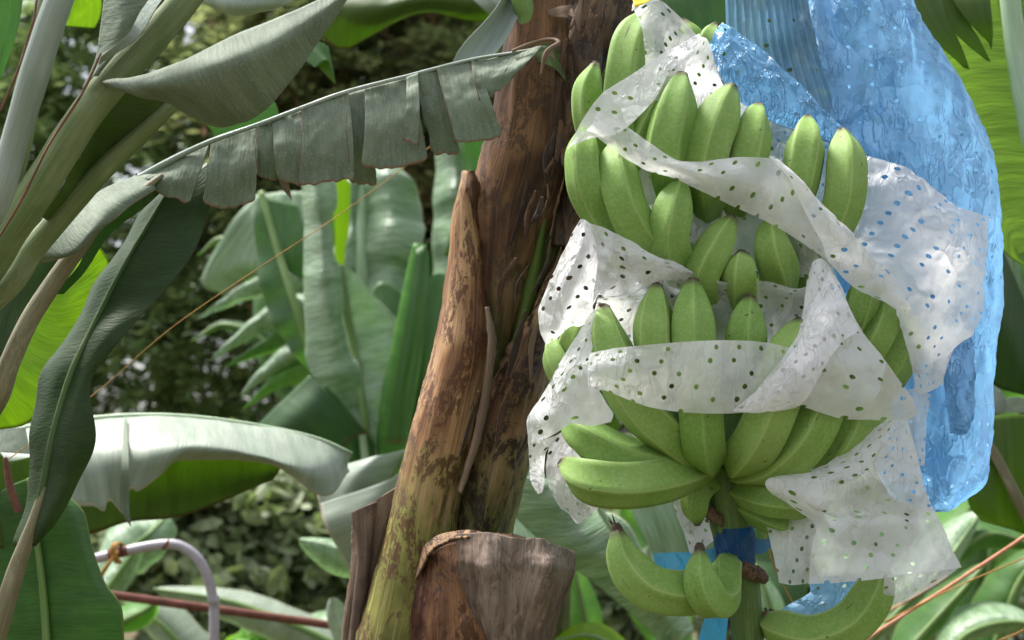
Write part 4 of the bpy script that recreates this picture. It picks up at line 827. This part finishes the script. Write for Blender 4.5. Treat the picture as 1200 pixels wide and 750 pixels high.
# mint leaf low, between the clump and the stem
np_ = thing('banana_plant', 'low banana sucker with broad mint green leaves beside the dry strip of the stem', 'banana plant', P(500, 1100, 3.3))
mb = MB(); mb.tube([P(*p) for p in [(500,1140,3.3),(500,900,3.3),(505,700,3.25)]], [.07, .06, .04], seg=20, n=20); mb.build('trunk', M['bark_green'], np_)
c = 3.1
leaf(np_, [[[(480,525,c),(465,545,c),(445,590,c),(440,640,c)], [(440,535,c-.05),(420,560,c-.07),(405,600,c-.06),(415,640,c-.02)], [(400,545,c),(372,572,c),(378,605,c),(398,645,c)]],
           [[(480,525,c),(480,560,c),(476,600,c),(470,660,c)], [(460,560,c-.1),(445,600,c-.1),(435,640,c-.08),(440,690,c-.02)], [(375,590,c-.05),(385,625,c-.08),(405,660,c-.05),(420,690,c)]]], 'pale', seed=50, ripple=.004)
gleaf(np_, [(470,690,c+.1),(430,650,c+.1),(395,645,c+.1),(350,632,c+.1)], 14, 34, 'mint', seed=51, base=.3, rib=False)
gleaf(np_, [(440,800,c+.1),(405,745,c+.1),(392,722,c+.1),(388,700,c+.1)], 22, 22, 'pale', seed=52, base=.3, rib=False)
leaf(np_, [[[(560,545,3.1),(600,530,3.1),(640,560,3.1)], [(580,640,3.0),(640,640,3.0),(700,620,3.05)]]], 'mint', seed=53)

# ------------------------------------------------------------------ right side and below
rp = thing('banana_plant', 'banana plant at the right edge with bright backlit leaves and a pale midrib', 'banana plant', P(1420, 1400, 2.45))
mb = MB(); mb.tube([P(*p) for p in [(1420,1470,2.45),(1400,900,2.45),(1360,500,2.45),(1330,300,2.4)]], [.13, .12, .09, .05], seg=24, n=40); mb.build('trunk', M['bark_brown'], rp)
e = 2.35
leaf(rp, [[[(1165,-30,e),(1185,60,e),(1205,160,e),(1240,300,e)], [(1120,-30,e+.02),(1135,60,e+.03),(1160,180,e+.03),(1195,300,e+.02)], [(1050,-30,e),(1085,80,e+.02),(1120,200,e+.03),(1172,290,e+.03),(1212,318,e+.02)]]], 'bright2', seed=60, ripple=.0009, rfreq=180, wr=.001)
leaf(rp, [[[(1190,-30,e-.02),(1210,90,e-.02),(1230,200,e-.02)], [(1230,-30,e),(1240,90,e),(1260,200,e)]]], 'bright2', seed=61)
petiole([(1180,-50,e-.02),(1186,20,e-.02),(1200,110,e-.02),(1225,200,e-.02),(1300,330,2.4)], [22,24,26,30,40], 'rib_pale', parent=rp)
for rows in ([[(1040,-20,2.2),(1100,-20,2.2)], [(1075,30,2.18),(1110,20,2.18)], [(1110,62,2.18),(1124,50,2.18)], [(1128,77,2.2),(1136,80,2.2)]],
             [[(1085,-20,2.21),(1125,-20,2.21)], [(1108,25,2.19),(1132,20,2.19)], [(1130,50,2.19),(1148,48,2.19)], [(1154,68,2.2),(1161,72,2.2)]],
             [[(1105,-20,2.2),(1160,-20,2.2)], [(1122,10,2.18),(1160,5,2.18)], [(1140,32,2.18),(1162,28,2.18)], [(1162,48,2.2),(1164,58,2.2)]]):
    leaf(rp, [rows], 'olive', seed=62, vn=False)
leaf(rp, [[[(1148,290,2.9),(1172,290,2.9),(1205,360,2.9)], [(1150,360,2.88),(1170,370,2.87),(1205,440,2.88)], [(1150,440,2.9),(1170,455,2.9),(1205,465,2.9)]]], 'dark', seed=63, vn=False)
leaf(rp, [[[(1168,290,3.1),(1188,300,3.1),(1205,350,3.1)], [(1180,330,3.1),(1195,350,3.1),(1205,400,3.1)]]], 'mint', seed=73, vn=False)
leaf(rp, [[[(1150,440,2.7),(1175,462,2.7),(1180,478,2.7)], [(1150,470,2.68),(1165,480,2.68),(1172,484,2.7)], [(1155,485,2.7),(1160,485,2.7),(1164,485,2.7)]]], 'grey_pale', seed=64)
leaf(rp, [[[(1170,470,2.75),(1190,465,2.75),(1215,470,2.75)], [(1165,484,2.75),(1190,484,2.75),(1215,484,2.75)]]], 'pale', seed=65)
leaf(rp, [[[(1128,490,2.5),(1160,487,2.5),(1215,485,2.5)], [(1132,540,2.47),(1165,545,2.47),(1215,545,2.5)], [(1135,590,2.47),(1165,600,2.47),(1215,600,2.5)], [(1150,612,2.5),(1180,620,2.5),(1215,632,2.5)]]], 'olive', seed=66, vn=False, rib=[(1140,492,2.47),(1170,540,2.46),(1195,590,2.46),(1230,650,2.5)], ribmat='petiole_tan', rw=(5, 8))
lb = thing('banana_plant', 'banana sucker low behind the fruit stalk with a wide soft green leaf', 'banana plant', P(760, 1220, 3.0))
mb = MB(); mb.tube([P(*p) for p in [(760,1230,3.0),(770,1000,3.0),(790,800,3.05)]], [.07, .06, .03], seg=20, n=20); mb.build('trunk', M['bark_green'], lb)
leaf(lb, [[[(590,545,2.9),(600,600,2.9),(640,640,2.9),(690,680,2.9),(740,720,2.9),(790,770,2.9)], [(625,560,2.85),(655,600,2.85),(690,640,2.85),(730,670,2.85),(770,710,2.85),(800,750,2.88)],
           [(650,560,2.9),(690,590,2.9),(730,610,2.9),(760,650,2.9),(795,690,2.9),(815,740,2.9)]]], 'mint', seed=67, ripple=.007, rfreq=40)
leaf(lb, [[[(735,590,3.1),(770,560,3.1),(810,560,3.1)], [(760,640,3.08),(790,620,3.08),(830,620,3.08)], [(790,700,3.1),(820,700,3.1),(850,700,3.1)]]], 'mint', seed=68)
petiole([(690,575,2.85),(705,600,2.85),(735,650,2.87),(790,760,2.95)], [7,8,9,12], 'rib_pale', parent=lb)
rb = thing('banana_plant', 'banana plants low on the right with pale and green leaves behind the salmon cord', 'banana plant', P(1090, 950, 4.3))
mb = MB(); mb.tube([P(*p) for p in [(1090,960,4.3),(1085,850,4.3),(1080,720,4.3)]], [.11, .09, .05], seg=20, n=20); mb.build('trunk', M['bark_green'], rb)
for k, (mid, w1, w2, mt) in enumerate((
   ([(1010,760,3.6),(1060,710,3.6),(1100,670,3.6),(1150,600,3.7)], 26, 30, 'mint'), ([(1040,790,3.4),(1075,750,3.4),(1120,700,3.4),(1155,660,3.4)], 22, 12, 'green'),
   ([(1100,780,3.5),(1140,740,3.5),(1200,730,3.5),(1240,760,3.5)], 18, 20, 'mint'), ([(1085,640,3.8),(1115,620,3.8),(1140,590,3.8),(1150,560,3.8)], 20, 14, 'fresh'),
   ([(1100,660,3.7),(1130,640,3.7),(1165,625,3.7),(1215,640,3.7)], 22, 16, 'green'), ([(1150,800,3.9),(1175,730,3.9),(1195,680,3.9),(1225,640,3.9)], 20, 24, 'green'),
   ([(870,800,3.5),(900,760,3.5),(905,720,3.5),(890,670,3.5)], 25, 25, 'mint'), ([(960,800,3.9),(985,755,3.9),(1020,730,3.9),(1060,720,3.9)], 25, 22, 'mint'),
   ([(700,800,3.6),(690,750,3.6),(680,700,3.6),(672,655,3.6)], 22, 24, 'fresh'), ([(760,800,3.3),(720,760,3.3),(690,745,3.3),(650,750,3.3)], 14, 18, 'bright'),
   ([(800,760,3.7),(780,730,3.7),(765,690,3.7),(760,640,3.7)], 18, 22, 'pale'), ([(1190,520,4.6),(1170,600,4.6),(1130,680,4.5),(1080,760,4.4)], 70, 70, 'green'),
   ([(1010,560,4.4),(1020,640,4.4),(1030,700,4.3),(1050,790,4.3)], 60, 60, 'mint'), ([(900,560,4.4),(880,640,4.4),(900,700,4.3),(930,790,4.3)], 50, 60, 'deep'), ([(1230,260,4.2),(1200,360,4.2),(1170,460,4.2),(1130,580,4.2)], 60, 50, 'green'),
   ([(1130,520,4.1),(1150,580,4.1),(1160,640,4.1),(1150,720,4.1)], 30, 34, 'dark'), ([(740,560,4.6),(760,620,4.6),(770,700,4.5),(800,790,4.4)], 40, 50, 'fresh'))):
    gleaf(rb, mid, w1, w2, mt, seed=80+k, base=.3, dl=.1, dr=.12, ripple=.008)
# bottom-left strip of leaves behind the rail
lo = thing('banana_plant', 'low banana plant behind the rusty rail with pale leaves spread flat', 'banana plant', P(270, 960, 4.2))
mb = MB(); mb.tube([P(*p) for p in [(270,975,4.2),(275,880,4.2),(280,800,4.2)]], [.08, .07, .04], seg=20, n=20); mb.build('trunk', M['bark_green'], lo)
for k, (mid, w1, w2, mt) in enumerate((([(420,770,4.0),(350,735,4.0),(270,705,4.0),(180,690,4.0)], 12, 34, 'pale'), ([(110,680,4.2),(150,645,4.2),(175,625,4.2),(195,605,4.3)], 26, 40, 'mint'), ([(105,720,4.1),(130,685,4.1),(155,650,4.1),(165,640,4.1)], 12, 26, 'mint'),
   ([(260,800,4.3),(215,760,4.3),(180,725,4.3),(130,700,4.3)], 22, 30, 'pale'), ([(120,740,3.9),(150,725,3.9),(170,715,3.9),(182,705,3.9)], 16, 18, 'fresh'), ([(300,820,4.4),(340,770,4.4),(380,740,4.4),(430,735,4.4)], 26, 26, 'mint'), ([(560,820,4.4),(600,740,4.4),(640,690,4.4),(680,640,4.4)], 60, 50, 'green'))):
    gleaf(lo, mid, w1, w2, mt, seed=110+k, base=.3, dl=.1, dr=.12, ripple=.006)
# top: underside of leaves overhead
tp = thing('banana_plant', 'banana plant whose green leaves hang in from above behind the torn leaf', 'banana plant', P(560, 1100, 3.4))
mb = MB(); mb.tube([P(*p) for p in [(600,1110,3.4),(610,700,3.4),(640,200,3.3),(650,-150,3.2)]], [.13, .12, .10, .07], seg=24, n=40); mb.build('trunk', M['bark_brown'], tp)
f = 2.9
leaf(tp, [[[(420,-30,f),(480,-30,f),(540,-30,f),(600,-30,f),(640,-30,f)], [(385,10,f-.05),(440,10,f-.08),(500,0,f-.08),(560,5,f-.05),(610,10,f)], [(375,42,f),(405,57,f),(460,28,f),(500,16,f),(560,25,f),(585,30,f)]]], 'olive', seed=130)
leaf(tp, [[[(535,-20,2.6),(590,-30,2.6)], [(560,5,2.58),(600,0,2.58)], [(578,20,2.6),(598,10,2.6)]]], 'pale', seed=131)
leaf(tp, [[[(352,55,2.5),(380,50,2.5)], [(370,75,2.5),(388,75,2.5)], [(392,98,2.5),(394,99,2.5)]]], 'olive', seed=132, vn=False)
leaf(tp, [[[(345,62,2.5),(365,48,2.5),(385,55,2.5)], [(370,80,2.48),(383,72,2.48),(392,90,2.48)]]], 'green', seed=133, vn=False)
leaf(tp, [[[(215,-20,2.2),(300,-30,2.2),(360,-30,2.2)], [(230,0,2.2),(280,5,2.18),(345,0,2.2)], [(255,12,2.2),(285,19,2.2),(320,12,2.2)]]], 'pale', seed=134)
leaf(tp, [[[(228,140,2.4),(245,150,2.4),(260,175,2.4)], [(270,115,2.4),(290,130,2.4),(300,160,2.4)], [(315,112,2.4),(325,125,2.4),(330,150,2.4)]]], 'fresh', seed=135, vn=False)
leaf(tp, [[[(690,-30,2.6),(760,-30,2.6),(860,-30,2.6)], [(700,20,2.58),(770,15,2.56),(870,30,2.6)], [(720,60,2.6),(790,65,2.6),(880,90,2.6)]]], 'green', seed=136)
leaf(tp, [[[(560,60,3.0),(575,30,3.0),(600,0,3.0)], [(580,65,3.0),(595,40,3.0),(612,10,3.0)]]], 'mint', seed=137)

# ------------------------------------------------------------------ pipes, strings
mb = MB(); q = 3.0
mb.tube([P(*p) for p in [(60,664,q),(110,655,q),(150,645,q),(190,638,q),(212,640,q),(232,655,q),(244,678,q),(250,710,q),(251,760,q),(251,1208,q)]], [6*K*q]*10, seg=20, n=160)
pipe = mb.build('bent_pipe', M['steel'], None, loc=P(251, 1208, q)); tag(pipe, 'grey painted steel pipe bent over like a hoop at the lower left', 'pipe')
mb = MB(); mb.tube([P(60,664,q), P(62,900,q), P(62,1208,q)], [6*K*q]*3, seg=16, n=20); mb.build('pipe_leg', M['steel'], pipe)
mb = MB(); mb.tube([P(*p) for p in [(194,637,q),(197,639,q)]], [7.4*K*q]*2, seg=18, n=5, lump=.1); mb.build('weld_seam', M['rust'], pipe)
mb = MB(); mb.tube([P(*p) for p in [(128,650,q),(150,645,q)]], [6.6*K*q]*2, seg=18, n=8, lump=.1); mb.build('rust_sleeve', M['rust'], pipe)
mb = MB(); 
for k in range(3): mb.tube([P(136+k*3,660,q-.02), P(130+k*2,648,q-.03), P(134+k*2,637,q-.02), P(142+k,640,q+.02), P(134,652,q-.03), P(122-k,670,q-.03), P(118+k,678,q-.02)], [.003]*7, seg=8, n=40, lump=.3)
tw = mb.build('twine', M['string'], None, loc=P(130,650,q)); tag(tw, 'frayed orange twine knotted round the bent grey pipe', 'twine')
mb = MB(); mb.tube([P(90,690,3.2), P(130,697,3.2), P(260,715,3.3), P(390,733,3.4), P(640,770,3.6)], [5*K*3.3]*5, seg=16, n=30)
rail = mb.build('rusty_rail', M['rust'], None, loc=P(90,690,3.2)); tag(rail, 'thin rusty brown rail running low behind the bent pipe', 'rail')
for x, y, dd in ((90, 1160, 3.2), (640, 1070, 3.6)):
    mb = MB(); mb.tube([P(x, 690 if x < 100 else 770, dd), P(x, y, dd)], [.014, .014], seg=10, n=4); mb.build('post', M['rust'], rail)
for nm, lab, pts, r_, m_ in (
  ('string', 'thin orange string stretched diagonally under the torn leaf', [(-60,585,2.05),(10,538,2.05),(115,458,2.1),(200,385,2.15),(300,316,2.2),(400,250,2.3),(500,175,2.4),(560,120,2.45)], .0007, 'string'),
  ('cord', 'salmon pink cord slanting up behind the lower right white sheet', [(960,800,2.6),(1015,750,2.6),(1100,695,2.6),(1190,636,2.6),(1240,600,2.6)], .0034, 'cord'),
  ('cord', 'thinner faded pink cord just above the salmon cord', [(940,790,2.9),(1000,740,2.9),(1070,700,2.9),(1110,675,2.9)], .0025, 'cord'),
  ('string', 'thin yellow string crossing the salmon cord at the lower right', [(1000,745,2.5),(1050,722,2.5),(1120,688,2.5),(1200,654,2.5),(1260,630,2.5)], .0013, 'string'),
  ('string', 'thin yellow string at the lowest right corner', [(1120,790,2.7),(1170,752,2.7),(1200,738,2.7),(1260,700,2.7)], .0016, 'string'),
  ('string', 'short slack yellow string beside the fruit stalk', [(895,620,2.0),(903,652,2.0),(915,680,2.0),(930,708,2.0)], .0012, 'string')):
    mb = MB(); mb.tube([P(*p) for p in pts], [r_]*len(pts), seg=8, n=60, lump=.25); o = mb.build(nm, M[m_], None, loc=P(*pts[0])); tag(o, lab, nm)

# ------------------------------------------------------------------ trees, shrubs, ground
def leaves_at(c, s, n, size, droop=.3, up=.5):
    """n leaf quads scattered on a flattened clump of radii s round c"""
    d_ = rng.normal(size=(n, 3)); d_ /= np.linalg.norm(d_, axis=1, keepdims=True); r = rng.uniform(.45, 1.05, (n, 1))
    p = c+d_*r*s
    a = rng.normal(size=(n, 3)); a[:, 2] = a[:, 2]*.4-droop; a /= np.linalg.norm(a, axis=1, keepdims=True)
    nn = rng.normal(size=(n, 3))*.8+d_*.6; nn[:, 2] += up; b_ = np.cross(a, nn); b_ /= np.linalg.norm(b_, axis=1, keepdims=True)+1e-9
    sz = size*rng.uniform(.6, 1.3, (n, 1)); a = a*sz; b_ = b_*sz*(.38 if size < .06 or size > .1 else .62)
    return np.stack([p-a, p+b_*.9-a*.1, p+a, p-b_*.9-a*.1], 1)
def hexleaves(Q):
    """turn rhombic leaves into folded, rounder ones"""
    p0, p1, p2, p3 = [Q[:, k] for k in range(4)]; c = (p0+p2)/2; a = (p2-p0)/2; n_ = np.cross(a, p1-p3); n_ /= np.linalg.norm(n_, axis=1, keepdims=True)+1e-9
    m = c+n_*np.linalg.norm(a, axis=1, keepdims=True)*-.12; out = []
    for s_ in (p1, p3):
        d_ = s_-c; d_ = d_-a*0; out.append(np.stack([p0, c+d_*.85-a*.45, c+d_*.85+a*.35, m], 1)); out.append(np.stack([m, c+d_*.85+a*.35, p2, p2*.5+m*.5], 1))
    return np.concatenate(out)
def sprays_at(c, s, n, size):
    """drooping feathery branchlets radiating from a clump; n leaves in all"""
    per = 16; k = max(1, n//per)
    d_ = rng.normal(size=(k, 3)); d_[:, 2] = d_[:, 2]*.5+.1; d_ /= np.linalg.norm(d_, axis=1, keepdims=True)
    L = rng.uniform(.8, 1.3, (k, 1, 1)); tt = np.linspace(.1, 1, per)[None, :, None]
    p = c+d_[:, None]*tt*L*np.array(s); p[:, :, 2] -= (.55*s[0]*tt*tt*L)[:, :, 0]
    side = np.cross(d_, [0, 0, 1.]); side /= np.linalg.norm(side, axis=1, keepdims=True)+1e-9
    sg = np.where(np.arange(per) % 2, 1, -1)[None, :, None]
    a = side[:, None]*sg+d_[:, None]*.8+rng.normal(size=(k, per, 3))*.25; a[:, :, 2] -= .25; a /= np.linalg.norm(a, axis=2, keepdims=True)
    up_ = np.array([0, 0, 1.])+rng.normal(size=(k, per, 3))*.3; b_ = np.cross(a, up_); b_ /= np.linalg.norm(b_, axis=2, keepdims=True)
    sz = size*rng.uniform(.8, 1.3, (k, per, 1)); a = a*sz; b_ = b_*sz*.30
    return np.stack([p, p+a*.9+b_, p+a*1.9, p+a*.9-b_], 2).reshape(-1, 4, 3)
def tree(label, x, y, h, crown, nclump, nleaf, size, mat, clump=.3, trunk=.16, group='trees behind the banana plants', cat='tree', name='tree', limbs=14):
    """crown = (cx, cy, cz, rx, ry, rz)"""
    t = thing(name, label, cat, (x, y, 0), group)
    dz = .1045*y; crown = (crown[0], crown[1], crown[2]+dz, *crown[3:]); h += dz
    tb = MB(); tb.tube([(x, y, -.1), (x+.05, y, h*.3), (x-.06, y+.05, h*.6), (x+.04, y, h*.92)], [trunk, trunk*.8, trunk*.5, trunk*.12], seg=14, n=40, lump=.12)
    cx, cy, cz, rx, ry, rz = crown; qs = []
    cc = []
    for k in range(nclump):
        v = rng.normal(size=3); v /= np.linalg.norm(v); v *= rng.uniform(.25, 1)**.6
        c_ = np.array([cx+v[0]*rx, cy+v[1]*ry, max(.5, cz+v[2]*rz)]); cc.append(c_)
        s_ = clump*rng.uniform(.6, 1.3)*np.array([1.2, 1.0, .55])
        qs.append(sprays_at(c_, s_*1.25, nleaf, size) if cat == 'tree' else leaves_at(c_, s_, nleaf, size))
    for k in range(limbs):
        c_ = cc[k]; z0 = max(.4, c_[2]-.5-abs(c_[0]-x)*.5); z0 = min(z0, h*.85)
        tb.tube([(x, y, z0), (x*.5+c_[0]*.5, y*.5+c_[1]*.5, (z0+c_[2])/2+.1), tuple(c_)], [trunk*.35, trunk*.2, trunk*.05], seg=8, n=14, lump=.1)
    tb.build('trunk', M['bark'], t)
    Q_ = np.concatenate(qs)
    if cat == 'shrub': Q_ = hexleaves(Q_)
    mb = MB(); mb.quads(Q_); mb.build('crown', M[mat], t, smooth=False)
    return t
tree('feathery grey-green tree seen at the far left between the petioles', -2.3, 9.5, 5.2, (-2.4, 9.4, 2.6, 1.9, 1.0, 2.6), 380, 224, .052, 'conifer', .34)
tree('feathery grey-green tree seen left of centre behind the orange string', -.6, 10.5, 5.0, (-.9, 10.4, 2.2, 1.6, 1.0, 2.4), 320, 224, .052, 'conifer', .34)
tree('dark tree with reddish leaf clusters seen above the torn leaf', -.6, 8.6, 5.0, (-.7, 8.6, 3.1, 1.35, .8, 1.5), 230, 220, .045, 'darkfol', .28)
tree('dark tree hidden mostly behind the stem and the bunch', 1.5, 10.5, 5.5, (1.2, 10.4, 2.7, 2.0, 1.2, 2.8), 260, 220, .055, 'darkfol', .38)
tree('green tree behind the right edge leaves', 3.6, 10.0, 5.2, (3.5, 10.0, 2.5, 1.6, 1.2, 2.6), 200, 220, .055, 'conifer', .38)
tree('green tree outside the left of the banana plants', -4.6, 9.8, 5.4, (-4.5, 9.8, 2.6, 1.3, 1.2, 2.6), 150, 200, .055, 'conifer', .4)
def shrub(label, x, y, crown, ncl, nl, size, mat, clump=.16):
    return tree(label, x, y, crown[2]*1.1, crown, ncl, nl, size, mat, clump, .025, 'shrubs on the ground at the back', 'shrub', 'shrub', 10)
shrub('round-leaved shrub behind the bent pipe', -1.35, 6.4, (-1.3, 6.4, .45, .55, .35, .55), 110, 34, .062, 'shrub')
shrub('round-leaved shrub left of the dry strip of the stem', -.65, 6.6, (-.65, 6.6, .4, .55, .35, .62), 110, 34, .062, 'shrub')
shrub('pale leaved shrub glimpsed between the stem and the lowest banana', .35, 6.6, (.3, 6.6, .35, .6, .35, .5), 80, 34, .062, 'shrub')
shrub('shrub at the lower right behind the cords', 1.7, 6.6, (1.6, 6.6, .35, .7, .35, .5), 80, 34, .062, 'shrub')
shrub('shrub hidden low behind the broad leaf at the far left', -2.3, 6.4, (-2.3, 6.4, .4, .5, .35, .5), 60, 34, .062, 'shrub')
shrub('small light green herb under the round-leaved shrubs', -.95, 5.3, (-.95, 5.3, .22, .22, .15, .2), 14, 40, .030, 'herb', .08)
# far wood, uncountable
Q = []
for k in range(60):
    c_ = np.array([rng.uniform(-12, 12), rng.uniform(15, 20), rng.uniform(.3, 7.5)]); Q.append(leaves_at(c_, np.array([.9, .8, .6])*rng.uniform(.7, 1.3), 120, .13))
mb = MB(); mb.quads(np.concatenate(Q)); o = mb.build('far_wood', M['conifer'], None, smooth=False, loc=(0, 18, 0)); tag(o, 'dark distant woodland closing the view', 'woodland', kind='stuff')
# ground
t = NT('soil'); ob = t.obj(); n1 = t.noise(ob, 1.2, 5); n2 = t.noise(ob, 14, 4)
col = t.mix(t.ramp(n1, .42, .58), (.055, .09, .03), (.14, .09, .055)); col = t.mix(t.math('MULTIPLY', n2, .6), col, (.07, .06, .035))
gm = t.done(t.pbr(col, .95, .2, t.bump(n2, .03)))
x = np.linspace(-1, 1, 90); xx = np.sign(x)*np.abs(x)**3*150; G = np.zeros((90, 90, 3)); G[:, :, 0] = xx[:, None]; G[:, :, 1] = xx[None]
G[:, :, 2] = [[.05*noise.noise(Vector((a*.4, b_*.4, 0)))-.02 for b_ in xx] for a in xx]
mb = MB(); mb.grid(G); o = mb.build('ground', gm, None, loc=(0, 0, 0)); tag(o, kind='structure')
gq = []
for k in range(9000):
    px_, py_ = rng.uniform(-4, 4), rng.uniform(3, 11); h_ = rng.uniform(.06, .2); a_ = rng.uniform(0, 6.28); w_ = .008
    d_ = np.array([math.cos(a_), math.sin(a_), 0])*w_; b0 = np.array([px_, py_, 0]); tp_ = b0+np.array([rng.normal()*.05, rng.normal()*.05, h_])
    gq.append([b0-d_, b0+d_, tp_+d_*.2, tp_-d_*.2])
mb = MB(); mb.quads(np.array(gq)); o = mb.build('grass', M['herb'], None, smooth=False, loc=(0, 5, 0)); tag(o, 'short grass on the plantation floor', 'grass', kind='stuff')

# ------------------------------------------------------------------ light, sky, camera
SUN_EL, SUN_AZ = math.radians(64), math.radians(-62)     # azimuth from +Y towards +X: behind the subject, a little left
w = bpy.data.worlds.new('World'); SC.world = w; w.use_nodes = True; nt = w.node_tree; nt.nodes.clear()
sky = nt.nodes.new('ShaderNodeTexSky'); sky.sky_type = 'NISHITA'; sky.sun_disc = False; sky.sun_elevation = SUN_EL; sky.sun_rotation = SUN_AZ
sky.dust_density = 2.5; sky.air_density = 1; sky.ozone_density = 1
hs = nt.nodes.new('ShaderNodeHueSaturation'); hs.inputs['Saturation'].default_value = .35
bg = nt.nodes.new('ShaderNodeBackground'); bg.inputs[1].default_value = .125; ow = nt.nodes.new('ShaderNodeOutputWorld')
nt.links.new(sky.outputs[0], hs.inputs['Color']); nt.links.new(hs.outputs[0], bg.inputs[0]); nt.links.new(bg.outputs[0], ow.inputs[0])
sl = bpy.data.lights.new('sun', 'SUN'); sl.energy = 2.9; sl.angle = math.radians(14); sl.color = (1, .97, .92)
so = bpy.data.objects.new('sun', sl); COL.objects.link(so)
sd = Vector((math.sin(SUN_AZ)*math.cos(SUN_EL), math.cos(SUN_AZ)*math.cos(SUN_EL), math.sin(SUN_EL)))
so.rotation_euler = (-sd).to_track_quat('-Z', 'Y').to_euler(); so.location = sd*20
cam = bpy.data.cameras.new('camera'); co = bpy.data.objects.new('camera', cam); COL.objects.link(co)
co.location = (0, 0, CZ); co.rotation_euler = (math.pi/2+PITCH, 0, 0); cam.lens = 50; cam.sensor_width = 36; cam.clip_start = .05; cam.clip_end = 1000
cam.dof.use_dof = True; cam.dof.focus_distance = 1.78; cam.dof.aperture_fstop = 5.0
SC.camera = co
SC.view_settings.view_transform = 'Standard'; SC.view_settings.look = 'None'; SC.view_settings.exposure = 1.4; SC.view_settings.gamma = 1
c = SC.cycles; c.use_denoising = True
try: c.denoiser = 'OPENIMAGEDENOISE'
except Exception: pass
c.max_bounces = 10; c.diffuse_bounces = 4; c.glossy_bounces = 3; c.transmission_bounces = 6; c.transparent_max_bounces = 16; c.sample_clamp_indirect = 8
for o in list(bpy.data.objects):
    if '_w' in o: del o['_w']
